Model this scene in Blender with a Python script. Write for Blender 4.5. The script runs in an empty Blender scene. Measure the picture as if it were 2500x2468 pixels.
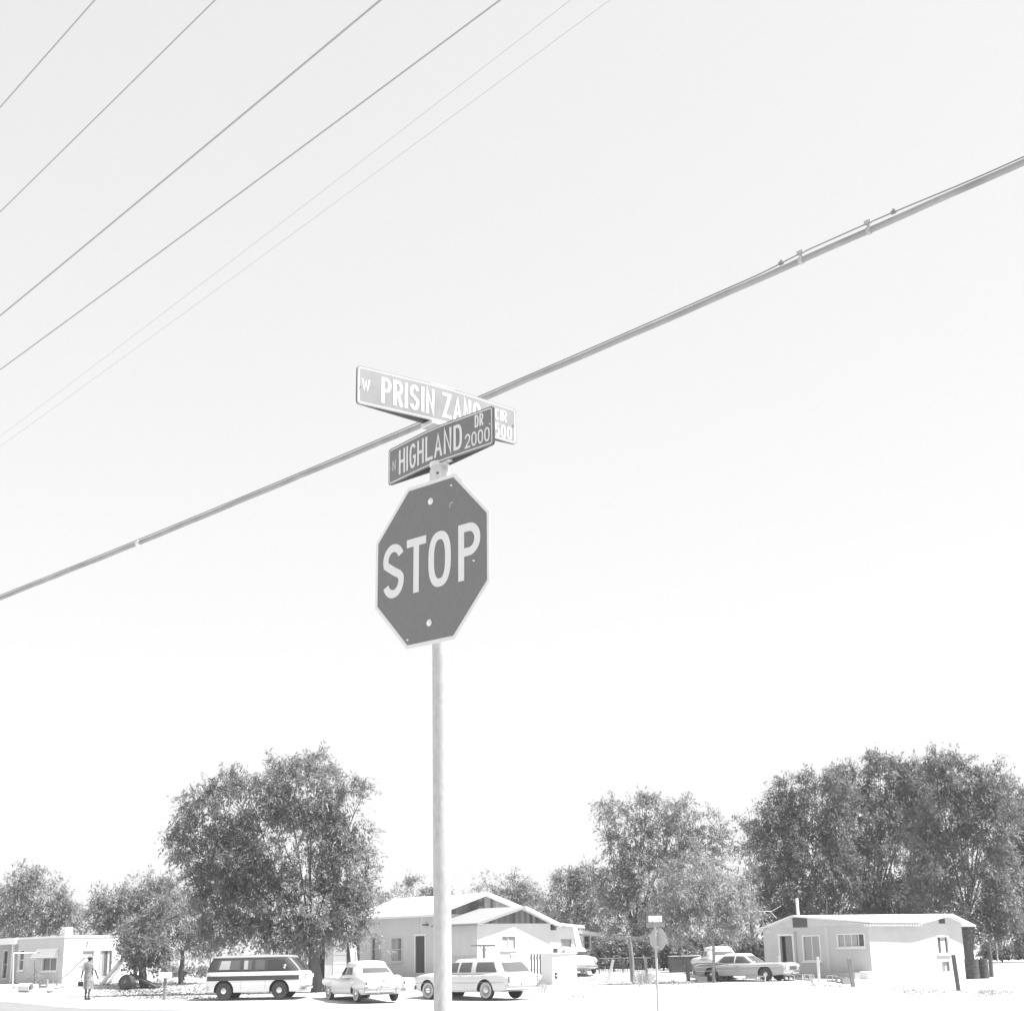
import bpy, bmesh, math, random
import numpy as np
from mathutils import Vector, Matrix, noise as mnoise
random.seed(7)
R = math.radians
SC = bpy.context.scene
COL = SC.collection

# ------------------------------------------------------------------ camera
F_PX, TP, RHO, EYE = 3600.0, 1102.0, 0.021, 1.5      # focal length in photo pixels, horizon drop, roll, eye height
TH = math.atan(TP / F_PX)
cF = Vector((0, math.cos(TH), math.sin(TH)))
cR0 = Vector((1, 0, 0)); cU0 = Vector((0, -math.sin(TH), math.cos(TH)))
cR = math.cos(RHO) * cR0 - math.sin(RHO) * cU0
cU = math.cos(RHO) * cU0 + math.sin(RHO) * cR0
cC = Vector((0, 0, EYE))
cam_d = bpy.data.cameras.new('camera'); cam = bpy.data.objects.new('camera', cam_d); COL.objects.link(cam)
M = Matrix.Identity(4)
for i in range(3):
    M[i][0] = cR[i]; M[i][1] = cU[i]; M[i][2] = -cF[i]; M[i][3] = cC[i]
cam.matrix_world = M
cam_d.sensor_width = 36; cam_d.sensor_fit = 'HORIZONTAL'; cam_d.lens = F_PX / 2500 * 36
cam_d.clip_start = 0.1; cam_d.clip_end = 6000
SC.camera = cam

# ------------------------------------------------------------------ light
SUN_EL, SUN_DIR = R(56), Vector((0.97, -0.2, 0)).normalized()
w = bpy.data.worlds.new('World'); SC.world = w; w.use_nodes = True
nt = w.node_tree; bg = nt.nodes['Background']
sky = nt.nodes.new('ShaderNodeTexSky'); sky.sky_type = 'NISHITA'; sky.sun_disc = False
sky.sun_elevation = SUN_EL; sky.sun_rotation = math.atan2(SUN_DIR.x, SUN_DIR.y)
sky.dust_density = 1.0; sky.air_density = 1.0; sky.ozone_density = 1.0
bw = nt.nodes.new('ShaderNodeSeparateColor')          # blue-sensitive film: the sky as its blue channel alone
nt.links.new(sky.outputs[0], bw.inputs[0]); pw = nt.nodes.new('ShaderNodeMath'); pw.operation = 'POWER'; pw.inputs[1].default_value = 0.32
ml = nt.nodes.new('ShaderNodeMath'); ml.operation = 'MULTIPLY'; ml.inputs[1].default_value = 2.32      # pale, evenly bright desert haze
nt.links.new(bw.outputs['Blue'], pw.inputs[0]); nt.links.new(pw.outputs[0], ml.inputs[0]); nt.links.new(ml.outputs[0], bg.inputs[0])
bg.inputs[1].default_value = 0.110
sd = bpy.data.lights.new('sun', 'SUN'); sun = bpy.data.objects.new('sun', sd); COL.objects.link(sun)
sd.energy = 4.9; sd.angle = R(0.6); sd.color = (1, 1, 1)
to_sun = Vector((SUN_DIR.x * math.cos(SUN_EL), SUN_DIR.y * math.cos(SUN_EL), math.sin(SUN_EL)))
sun.rotation_euler = to_sun.to_track_quat('Z', 'Y').to_euler()
SC.view_settings.view_transform = 'Standard'; SC.view_settings.look = 'None'
SC.view_settings.exposure = 1.2; SC.view_settings.gamma = 1
SC.render.resolution_x = 1024; SC.render.resolution_y = 1010

# ------------------------------------------------------------------ geometry helpers
def sm(a, b, x):
    t = min(1, max(0, (x - a) / (b - a))); return t * t * (3 - 2 * t)
def zg(x, y):
    return 0.2 * sm(57, 62, y) + 0.45 * sm(72, 81, y)
def ray(px, py):
    return cF + cR * ((px - 1250) / F_PX) + cU * ((1234 - py) / F_PX)
def at_y(px, py, Y):
    d = ray(px, py); return cC + d * (Y / d.y)
def ground(px, py):
    d = ray(px, py); d = d / d.y; prev = 5
    y = 5.0
    while y < 200:
        p = cC + d * y
        if p.z <= zg(p.x, p.y): break
        y += 0.02
    return Vector((p.x, p.y, zg(p.x, p.y)))
def mpp(Y):                                # metres per photo pixel, sideways, for things at depth Y
    return Y * math.cos(TH) / F_PX
class Plane:
    """a vertical wall plane through a ground point, running along direction ang (degrees)"""
    def __init__(s, p, ang, toward=1):
        s.p = Vector((p[0], p[1], 0)); a = R(ang)
        s.u = Vector((math.cos(a), math.sin(a), 0)); s.n = Vector((math.sin(a), -math.cos(a), 0))
    def at(s, px, py, off=0):
        d = ray(px, py); q = s.p + s.n * off
        t = (q - cC).dot(s.n) / d.dot(s.n); return cC + d * t
    def sz(s, px, py, off=0):
        w_ = s.at(px, py, off); return ((w_ - s.p).dot(s.u), w_.z)
    def w(s, a, z, off=0):
        q = s.p + s.u * a + s.n * off; return Vector((q.x, q.y, z))

def nrm(v): return v / max(1e-9, v.length)
class MB:
    def __init__(s): s.v = []; s.f = []; s.mi = []; s.cur = 0
    def add(s, vs, fs):
        b = len(s.v); s.v += [Vector(p) for p in vs]
        for f in fs: s.f.append([b + i for i in f]); s.mi.append(s.cur)
        return s
    def box(s, x0, x1, y0, y1, z0, z1, m=None):
        vs = [Vector((x, y, z)) for z in (z0, z1) for y in (y0, y1) for x in (x0, x1)]
        if m is not None: vs = [m @ v for v in vs]
        return s.add(vs, [(0, 2, 3, 1), (4, 5, 7, 6), (0, 1, 5, 4), (2, 6, 7, 3), (0, 4, 6, 2), (1, 3, 7, 5)])
    def hexa(s, a, b):                     # bottom loop a, top loop b (lists of points, same length)
        n = len(a); fs = [tuple(range(n))[::-1], tuple(range(n, 2 * n))]
        for i in range(n): j = (i + 1) % n; fs.append((i, j, n + j, n + i))
        return s.add(list(a) + list(b), fs)
    def tube(s, pts, rad, n=8, caps=True):
        pts = [Vector(p) for p in pts]
        rr = rad if isinstance(rad, (list, tuple)) else [rad] * len(pts)
        up = Vector((0, 0, 1)); rings = []
        for i, p in enumerate(pts):
            t = nrm(pts[min(i + 1, len(pts) - 1)] - pts[max(i - 1, 0)])
            ref = up if abs(t.z) < 0.95 else Vector((1, 0, 0))
            a = nrm(t.cross(ref)); b = t.cross(a)
            rings.append([p + (a * math.cos(k * 2 * math.pi / n) + b * math.sin(k * 2 * math.pi / n)) * rr[i] for k in range(n)])
        return s.loft(rings, caps)
    def loft(s, rings, caps=True, close=True):
        n = len(rings[0]); vs = [p for r_ in rings for p in r_]; fs = []
        for i in range(len(rings) - 1):
            for k in range(n if close else n - 1):
                j = (k + 1) % n; fs.append((i * n + k, i * n + j, (i + 1) * n + j, (i + 1) * n + k))
        if caps: fs.append(tuple(range(n))[::-1]); fs.append(tuple(range((len(rings) - 1) * n, len(rings) * n)))
        return s.add(vs, fs)
    def lathe(s, prof, m=None, n=24):      # prof (r, h) revolved round local z
        rings = [[Vector((r_ * math.cos(k * 2 * math.pi / n), r_ * math.sin(k * 2 * math.pi / n), h)) for k in range(n)] for r_, h in prof]
        if m is not None: rings = [[m @ p for p in rg] for rg in rings]
        return s.loft(rings, True)
    def bar(s, a, b, wx, wz=None, up=Vector((0, 0, 1))):   # square bar between points
        a = Vector(a); b = Vector(b); t = nrm(b - a)
        if abs(t.dot(up)) > 0.95: up = Vector((0, 1, 0))
        x = nrm(t.cross(up)) * wx / 2; z = nrm(x.cross(t)) * (wz or wx) / 2
        return s.hexa([a - x - z, a + x - z, a + x + z, a - x + z], [b - x - z, b + x - z, b + x + z, b - x + z])
    def slab(s, pts, th, faces=None):      # roof slab: top outline (with faces), thickness straight down
        n = len(pts); faces = faces or [tuple(range(n))]
        top = [Vector(p) for p in pts]; bot = [p - Vector((0, 0, th)) for p in top]
        fs = [tuple(f) for f in faces] + [tuple(i + n for i in f)[::-1] for f in faces]
        ed = {}
        for f in faces:
            for i in range(len(f)):
                a, b = f[i], f[(i + 1) % len(f)]
                if (b, a) in ed: del ed[(b, a)]
                else: ed[(a, b)] = 1
        for a, b in ed: fs.append((b, a, a + n, b + n))
        return s.add(top + bot, fs)
    def build(s, name, mat, parent=None, world=False, smooth=False, bevel=0):
        vs = s.v
        if parent is not None and world:
            inv = (Matrix.Translation(parent.location) @ Matrix.Rotation(parent.rotation_euler.z, 4, 'Z')).inverted()
            if parent.parent is not None:
                g = parent.parent
                inv = inv @ (Matrix.Translation(g.location) @ Matrix.Rotation(g.rotation_euler.z, 4, 'Z')).inverted()
            vs = [inv @ v for v in vs]
        me = bpy.data.meshes.new(name); me.from_pydata([tuple(v) for v in vs], [], s.f)
        bm = bmesh.new(); bm.from_mesh(me); bmesh.ops.recalc_face_normals(bm, faces=bm.faces)
        if bevel:
            es = [e for e in bm.edges if len(e.link_faces) == 2 and e.calc_face_angle(0) > 0.6]
            bmesh.ops.bevel(bm, geom=es, offset=bevel, segments=1, affect='EDGES', clamp_overlap=True)
        bm.to_mesh(me); bm.free()
        mats = mat if isinstance(mat, (list, tuple)) else [mat]
        for m_ in mats: me.materials.append(m_)
        if len(mats) > 1 and not bevel:
            for i, p in enumerate(me.polygons): p.material_index = s.mi[i]
        if smooth:
            for p in me.polygons: p.use_smooth = True
            try: me.set_sharp_from_angle(angle=R(40))
            except Exception: pass
        o = bpy.data.objects.new(name, me); COL.objects.link(o)
        if parent is not None: o.parent = parent
        return o
def tag(o, label=None, cat=None, group=None, kind=None):
    if label: o['label'] = label
    if cat: o['category'] = cat
    if group: o['group'] = group
    if kind: o['kind'] = kind
    return o
def thing(name, label, cat, loc=(0, 0, 0), rz=0, group=None):
    o = bpy.data.objects.new(name, None); COL.objects.link(o); o.location = loc; o.rotation_euler = (0, 0, rz)
    o.empty_display_size = 0.2
    return tag(o, label, cat, group)
def copy_tree(o, parent=None):
    c = o.copy(); COL.objects.link(c); c.parent = parent
    for ch in list(o.children): copy_tree(ch, c)
    return c

# ------------------------------------------------------------------ materials (a black and white photograph: greys only)
MATS = {}
def mat(name, g, rough=0.7, var=0.0, scale=3.0, metal=0.0, bump=0.0, bscale=40.0, streak=None, trans=0.0, stretch=(1, 1, 1)):
    if name in MATS: return MATS[name]
    m = bpy.data.materials.new(name); m.use_nodes = True; t = m.node_tree
    b = t.nodes['Principled BSDF']; b.inputs['Roughness'].default_value = rough; b.inputs['Metallic'].default_value = metal
    b.inputs['Base Color'].default_value = (g, g, g, 1)
    if var > 0 or bump > 0:
        tc = t.nodes.new('ShaderNodeTexCoord'); mp = t.nodes.new('ShaderNodeMapping'); mp.inputs['Scale'].default_value = stretch
        t.links.new(tc.outputs['Object'], mp.inputs[0])
    if var > 0:
        n = t.nodes.new('ShaderNodeTexNoise'); n.inputs['Scale'].default_value = scale; n.inputs['Detail'].default_value = 8; n.inputs['Roughness'].default_value = 0.65
        t.links.new(mp.outputs[0], n.inputs['Vector'])
        cr = t.nodes.new('ShaderNodeValToRGB'); e = cr.color_ramp.elements
        lo, hi = g * (1 - var), min(0.95, g * (1 + var))
        e[0].position = 0.3; e[0].color = (lo, lo, lo, 1); e[1].position = 0.7; e[1].color = (hi, hi, hi, 1)
        t.links.new(n.outputs['Fac'], cr.inputs[0]); t.links.new(cr.outputs[0], b.inputs['Base Color'])
    if bump > 0:
        n2 = t.nodes.new('ShaderNodeTexNoise'); n2.inputs['Scale'].default_value = bscale; n2.inputs['Detail'].default_value = 5
        t.links.new(mp.outputs[0], n2.inputs['Vector'])
        bp = t.nodes.new('ShaderNodeBump'); bp.inputs['Strength'].default_value = bump; bp.inputs['Distance'].default_value = 0.02
        t.links.new(n2.outputs['Fac'], bp.inputs['Height']); t.links.new(bp.outputs[0], b.inputs['Normal'])
    MATS[name] = m; return m
def leaf_mat(name, g, var=0.32, tr=0.35):
    m = bpy.data.materials.new(name); m.use_nodes = True; t = m.node_tree; b = t.nodes['Principled BSDF']
    b.inputs['Roughness'].default_value = 0.5
    ge = t.nodes.new('ShaderNodeNewGeometry'); cr = t.nodes.new('ShaderNodeValToRGB'); e = cr.color_ramp.elements
    lo, hi = g * (1 - var), g * (1 + var)
    e[0].color = (lo, lo, lo, 1); e[1].color = (hi, hi, hi, 1)
    t.links.new(ge.outputs['Random Per Island'], cr.inputs[0]); t.links.new(cr.outputs[0], b.inputs['Base Color'])
    tl = t.nodes.new('ShaderNodeBsdfTranslucent'); t.links.new(cr.outputs[0], tl.inputs[0])
    mx = t.nodes.new('ShaderNodeMixShader'); mx.inputs[0].default_value = tr + .1
    out = t.nodes['Material Output']
    t.links.new(b.outputs[0], mx.inputs[1]); t.links.new(tl.outputs[0], mx.inputs[2]); t.links.new(mx.outputs[0], out.inputs[0])
    return m
def board_mat(name, lo, hi, width=0.15):
    """vertical boards of uneven tone"""
    m = bpy.data.materials.new(name); m.use_nodes = True; t = m.node_tree; b = t.nodes['Principled BSDF']; b.inputs['Roughness'].default_value = 0.85
    tc = t.nodes.new('ShaderNodeTexCoord'); sp = t.nodes.new('ShaderNodeSeparateXYZ'); t.links.new(tc.outputs['Object'], sp.inputs[0])
    mu = t.nodes.new('ShaderNodeMath'); mu.operation = 'MULTIPLY'; mu.inputs[1].default_value = 1 / width
    t.links.new(sp.outputs['X'], mu.inputs[0])
    fl = t.nodes.new('ShaderNodeMath'); fl.operation = 'FLOOR'; t.links.new(mu.outputs[0], fl.inputs[0])
    wn = t.nodes.new('ShaderNodeTexWhiteNoise'); wn.noise_dimensions = '1D'; t.links.new(fl.outputs[0], wn.inputs['W'])
    cr = t.nodes.new('ShaderNodeValToRGB'); e = cr.color_ramp.elements; e[0].color = (lo, lo, lo, 1); e[1].color = (hi, hi, hi, 1)
    t.links.new(wn.outputs['Value'], cr.inputs[0]); t.links.new(cr.outputs[0], b.inputs['Base Color'])
    return m

GROUND = mat('pale_dust', 0.42, 0.95, 0.32, 0.45, bump=0.4, bscale=6)
ROAD = mat('worn_asphalt', 0.19, 0.9, 0.12, 0.8, bump=0.2, bscale=30)
GALV = mat('galvanised_steel', 0.42, 0.5, 0.16, 70, metal=0.15, stretch=(1, 1, .4))
CAST = mat('cast_metal', 0.6, 0.45, 0.15, 25, metal=0.3)
SIGNRED = mat('sign_dark_enamel', 0.145, 0.45, 0.07, 60)
SIGNWHITE = mat('sign_white_enamel', 0.60, 0.4, 0.03, 20)
BLADE = mat('blade_enamel', 0.15, 0.32, 0.10, 5)
BLADE_SUNLIT = mat('blade_enamel_sunlit', 0.24, 0.30, 0.16, 5)  # same enamel as the lower blade, sun glare put into a lighter grey
BLADEBACK = mat('blade_bare_metal', 0.22, 0.5, 0.1, 8)
BOLT = mat('bolt_head', 0.7, 0.35)
WIRE = mat('wire', 0.26, 0.6)
CABLE = mat('cable_sheath', 0.26, 0.6, 0.2, 3)
STEELW = mat('strand_steel', 0.2, 0.5)
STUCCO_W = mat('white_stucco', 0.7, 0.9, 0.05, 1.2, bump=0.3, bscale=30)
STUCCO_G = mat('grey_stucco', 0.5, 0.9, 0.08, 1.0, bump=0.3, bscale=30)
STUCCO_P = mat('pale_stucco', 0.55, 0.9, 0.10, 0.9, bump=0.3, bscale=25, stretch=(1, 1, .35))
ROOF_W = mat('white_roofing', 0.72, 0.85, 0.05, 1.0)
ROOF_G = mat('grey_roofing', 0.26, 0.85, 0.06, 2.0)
TRIM = mat('white_trim', 0.72, 0.7, 0.05, 3)
TRIM_D = mat('weathered_trim', 0.35, 0.8, 0.15, 5)
BOARD = board_mat('gable_boards', 0.06, 0.22)
GLASS = mat('window_glass', 0.10, 0.08)
GLASS_D = mat('dark_glass', 0.04, 0.08)
CURTAIN = mat('curtain', 0.36, 0.9, 0.12, 4, stretch=(6, 6, .3))
DARK = mat('dark_interior', 0.055, 0.9)
BARK = mat('bark', 0.10, 0.95, 0.35, 6, bump=0.8, bscale=12, stretch=(1, 1, .25))
BARK_L = mat('pale_bark', 0.26, 0.95, 0.25, 8, bump=0.5, bscale=16, stretch=(1, 1, .3))
WOOD = mat('weathered_wood', 0.2, 0.9, 0.3, 8, stretch=(1, 1, .15))
WOOD_L = mat('bleached_wood', 0.5, 0.9, 0.15, 8, stretch=(1, 1, .15))
WOOD_D = mat('dark_wood', 0.08, 0.9, 0.3, 8, stretch=(1, 1, .15))
RUBBER = mat('rubber', 0.045, 0.75, 0.2, 10)
WHITEWALL = mat('whitewall', 0.45, 0.7)
CHROME = mat('chrome', 0.6, 0.15, metal=0.9)
PAINT_W = mat('white_car_paint', 0.62, 0.25)
PAINT_WW = mat('cream_car_paint', 0.7, 0.25)
PAINT_P = mat('pale_car_paint', 0.5, 0.22)
PAINT_G = mat('grey_car_paint', 0.36, 0.22)
PAINT_D = mat('dark_car_paint', 0.05, 0.5)
LENS = mat('lamp_lens', 0.75, 0.1)
TAIL = mat('tail_lens', 0.12, 0.2)
CONC = mat('concrete', 0.32, 0.9, 0.15, 5)
RUST = mat('rusty_steel', 0.06, 0.85, 0.35, 4)
SKIN = mat('dark_skin', 0.07, 0.6)
HAIR = mat('black_hair', 0.02, 0.8)
CLOTH_W = mat('light_cloth', 0.5, 0.9, 0.2, 9)
CLOTH_P = mat('printed_cloth', 0.2, 0.9, 0.75, 7)
LEATHER = mat('dark_leather', 0.03, 0.5)
L_NEAR = leaf_mat('foliage_elm', 0.23)
L_PALE = leaf_mat('foliage_willow', 0.28)
L_DARK = leaf_mat('foliage_dark', 0.18)
L_FAR = leaf_mat('foliage_far', 0.26)

# ------------------------------------------------------------------ setting
def grid_sheet(name, mat_, xs, ys, lift=0.0, mask=None):
    vs = [(x, y, zg(x, y) + lift) for y in ys for x in xs]; nx = len(xs)
    fs = [(j * nx + i, j * nx + i + 1, (j + 1) * nx + i + 1, (j + 1) * nx + i) for j in range(len(ys) - 1) for i in range(nx - 1)]
    return MB().add(vs, fs).build(name, mat_, smooth=True)
xs = [-3000, -600, -150, -80] + [x for x in range(-60, 61, 4)] + [80, 150, 600, 3000]
ys = [-60, -10, 20, 40, 50] + [54 + .5 * i for i in range(60)] + [90, 100, 130, 200, 500, 1500, 4000]
tag(grid_sheet('ground', GROUND, xs, ys), kind='structure')
# road: lies at the lower left, its far kerbless edge runs diagonally
e0 = ground(-250, 2443); e1 = ground(900, 2474)
d_ = nrm(Vector((e1.x - e0.x, e1.y - e0.y, 0))); nn = Vector((d_.y, -d_.x, 0))
vs = []; fs = []; N = 60
for j in range(13):
    for i in range(N):
        wob = 0.10 * math.sin(i * 1.7) + 0.07 * math.sin(i * .63) if j == 0 else 0
        p = e0 + d_ * (-40 + i * 2.0) + nn * (j * .75 + wob)
        vs.append((p.x, p.y, zg(p.x, p.y) + 0.02 + .004))
fs = [(j * N + i, j * N + i + 1, (j + 1) * N + i + 1, (j + 1) * N + i) for j in range(12) for i in range(N - 1)]
tag(MB().add(vs, fs).build('road', ROAD, smooth=True), kind='structure')

# ------------------------------------------------------------------ stroke lettering
def arc(cx, cy, rx, ry, a0, a1, n=10):
    return [(cx + rx * math.cos(R(a0 + (a1 - a0) * i / n)), cy + ry * math.sin(R(a0 + (a1 - a0) * i / n))) for i in range(n + 1)]
def sup(cx, cy, rx, ry, a0, a1, n=24, e=0.8):
    o = []
    for i in range(n + 1):
        a = R(a0 + (a1 - a0) * i / n); c, s_ = math.cos(a), math.sin(a)
        o.append((cx + rx * math.copysign(abs(c) ** e, c), cy + ry * math.copysign(abs(s_) ** e, s_)))
    return o
# (points, closed, square caps)
GLY = {
 'H': [([(0, 0), (0, 1)], 0, 1), ([(1, 0), (1, 1)], 0, 1), ([(0, .5), (1, .5)], 0, 0)],
 'I': [([(.5, 0), (.5, 1)], 0, 1)],
 'L': [([(0, 1.0), (0, 0), (1, 0)], 0, 1)],
 'T': [([(0, 1), (1, 1)], 0, 1), ([(.5, 0), (.5, 1)], 0, 1)],
 'N': [([(0, 0), (0, 1), (1, 0), (1, 1)], 0, 1)],
 'Z': [([(0, 1), (1, 1), (0, 0), (1, 0)], 0, 1)],
 'W': [([(0, 1), (.25, 0), (.5, .95), (.75, 0), (1, 1)], 0, 2)],
 'A': [([(0, 0), (.5, 1), (1, 0)], 0, 2), ([(.16, .28), (.84, .28)], 0, 0)],
 'O': [(sup(.5, .5, .5, .5, 0, 360, 40)[:-1], 1, 0)],
 'D': [([(0, 0), (0, 1), (.45, 1)] + sup(.45, .5, .55, .5, 90, -90, 20)[1:-1] + [(.45, 0)], 1, 0)],
 'P': [([(0, 0), (0, 1)], 0, 1), ([(0, 1), (.5, 1)] + arc(.5, .745, .5, .255, 90, -90, 12) + [(0, .49)], 0, 0)],
 'R': [([(0, 0), (0, 1)], 0, 1), ([(0, 1), (.5, 1)] + arc(.5, .745, .5, .255, 90, -90, 12) + [(0, .49)], 0, 0), ([(.45, .49), (1, 0)], 0, 1)],
 'C': [(sup(.5, .5, .5, .5, 38, 322, 30), 0, 0)],
 'G': [(sup(.5, .5, .5, .5, 38, 345, 30) + [(1, .44), (.55, .44)], 0, 0)],
 'S': [(arc(.5, .735, .5, .265, 20, 200, 12) + [(.1, .62), (.5, .50), (.88, .40)] + arc(.5, .275, .5, .275, 15, -160, 14), 0, 0)],
 '5': [([(.95, 1), (.1, 1), (.04, .56)] + arc(.5, .32, .5, .32, 125, -150, 16), 0, 0)],
 '2': [(arc(.5, .72, .5, .28, 165, -25, 12) + [(.8, .45), (0, 0), (1, 0)], 0, 1)],
}
WID = {'I': .01, 'W': 1.25, 'N': .95, 'A': 1.05}
def stroke(mb, pts, closed, cap, t, z, place):
    q_ = [Vector((p[0], p[1])) for p in pts]; pts = [q_[0]]
    for p in q_[1:]:
        if (p - pts[-1]).length > t * .04: pts.append(p)
    if closed and (pts[0] - pts[-1]).length < t * .04: pts.pop()
    n = len(pts)
    if cap and not closed:
        a = (pts[0] - pts[1]); a = a / a.length; pts[0] = pts[0] + a * t / 2
        b = (pts[-1] - pts[-2]); b = b / b.length; pts[-1] = pts[-1] + b * t / 2
    L_, R_ = [], []
    for i in range(n):
        a = pts[i - 1] if (i > 0 or closed) else None; c = pts[(i + 1) % n] if (i < n - 1 or closed) else None
        d1 = (pts[i] - a).normalized() if a is not None else None; d2 = (c - pts[i]).normalized() if c is not None else None
        if d1 is None: d1 = d2
        if d2 is None: d2 = d1
        n1 = Vector((-d1.y, d1.x)); n2 = Vector((-d2.y, d2.x)); m_ = n1 + n2
        m_ = m_.normalized() if m_.length > 1e-4 else n1
        k = 1 / max(.38, m_.dot(n1))
        L_.append(pts[i] + m_ * t / 2 * k); R_.append(pts[i] - m_ * t / 2 * k)
    if cap == 2:                            # slanted strokes end flush with the letter's top and bottom
        ylo, yhi = min(p.y for p in q_) - t / 2, max(p.y for p in q_) + t / 2
        for i, d in ((0, pts[0] - pts[1]), (n - 1, pts[-1] - pts[-2])):
            yl = yhi if q_[0 if i == 0 else -1].y > (ylo + yhi) / 2 else ylo
            if abs(d.y) > abs(d.x) * .3:
                for A_ in (L_, R_): A_[i] = A_[i] + d * ((yl - A_[i].y) / d.y)
        for A_ in (L_, R_):
            for p in A_: p.y = min(yhi, max(ylo, p.y))
    if closed: L_.append(L_[0]); R_.append(R_[0])
    for i in range(len(L_) - 1):
        ns = max(1, int((L_[i + 1] - L_[i]).length / .01))
        for j in range(ns):
            a, b = j / ns, (j + 1) / ns
            q = [L_[i].lerp(L_[i + 1], a), L_[i].lerp(L_[i + 1], b), R_[i].lerp(R_[i + 1], b), R_[i].lerp(R_[i + 1], a)]
            mb.add([place(p.x, p.y, z) for p in q], [(0, 1, 2, 3)])
def text(mb, s_, x0, y0, h, wl, t, gap, place, z0, widths=None):
    """place(x, y, z) maps sign coordinates to the sign; returns the end x"""
    x = x0; k = 0
    for ch in s_:
        if ch == ' ': x += wl * .9; continue
        W = wl * WID.get(ch, 1) if ch != 'I' else 0
        W = max(W, t * 1.0001)
        for pts, cl, cap in GLY[ch if ch != '0' else 'O']:
            q = [(x + t / 2 + px * (W - t), y0 + t / 2 + py * (h - t)) for px, py in pts]
            stroke(mb, q, cl, cap, t, z0 + k * .00012, place); k += 1
        x += W + gap
    return x - gap

# ------------------------------------------------------------------ near stop sign and street name blades
PX, PY = -0.266, 5.2
def sign_frame(cx, cy, yaw):
    u = Vector((math.cos(yaw), math.sin(yaw), 0)); n = Vector((math.sin(yaw), -math.cos(yaw), 0))
    return u, n
def octagon(r_apothem, k=0):
    q = r_apothem * math.tan(math.pi / 8); s_ = r_apothem
    return [(-q, s_), (q, s_), (s_, q), (s_, -q), (q, -s_), (-q, -s_), (-s_, -q), (-s_, q)]
root = thing('stop_sign', 'large dark octagonal stop sign on round pale pole in the foreground', 'stop sign', (PX, PY, 0))
MB().tube([(PX, PY, 0), (PX, PY, 3.26)], 0.0305, 32).build('pole', GALV, root, True, True)
u, n = sign_frame(0, 0, R(-44.2)); c0 = Vector((-0.299, 5.16, 2.875)); rl = R(-.79)
uu = u * math.cos(rl) + Vector((0, 0, 1)) * math.sin(rl); vv = Vector((0, 0, 1)) * math.cos(rl) - u * math.sin(rl)
def pl(x, y, z): return c0 + uu * x + vv * y + n * z
o8 = octagon(.305)
MB().hexa([pl(x, y, -.0016) for x, y in o8], [pl(x, y, .0004) for x, y in o8]).build('sign_panel', SIGNWHITE, root, True)
o8b = octagon(.291)
MB().hexa([pl(x, y, .0004) for x, y in o8b], [pl(x, y, .0012) for x, y in o8b]).build('sign_face', SIGNRED, root, True)
mb = MB()
# STOP, letter boxes measured on the panel
def stop_text():
    h = .206; y0 = -.103; t = .0305
    for ch, x0, x1 in (('S', -.2605, -.143), ('T', -.1283, -.0224), ('O', -.0097, .1095), ('P', .1475, .2605)):
        k = 0
        for pts, cl, cap in GLY[ch]:
            q = [(x0 + t / 2 + px * (x1 - x0 - t), y0 + t / 2 + py * (h - t)) for px, py in pts]
            stroke(mb, q, cl, cap, t, .0018 + k * .0002, pl); k += 1
stop_text()
mb.build('lettering', SIGNWHITE, root, True)
def bolt(parent, c, nrml, r_=.009, name='bolt', m_=BOLT):
    q = nrml.to_track_quat('Z', 'Y').to_matrix().to_4x4(); q.translation = c
    return MB().lathe([(r_ * 1.45, 0), (r_ * 1.45, .001), (r_, .0012), (r_, .005), (r_ * .7, .007), (.0005, .0075)], q, 14).build(name, m_, parent, True, True)
bolt(root, pl(0.0, .226, .0013), n); bolt(root, pl(-.004, -.226, .0013), n)
for x, y in ((.112, .262), (-.118, -.272), (.228, -.04)):
    bolt(root, pl(x, y, .0013), n, .0026, 'rivet')
# scratch marks
for sc in ([(.120, .197), (.105, .197), (.102, .180)], [(.236, .02), (.242, .012)]):
    mb = MB(); stroke(mb, sc, 0, 0, .0018, .00135, pl); mb.build('scratch', SIGNWHITE, root, True)

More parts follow.
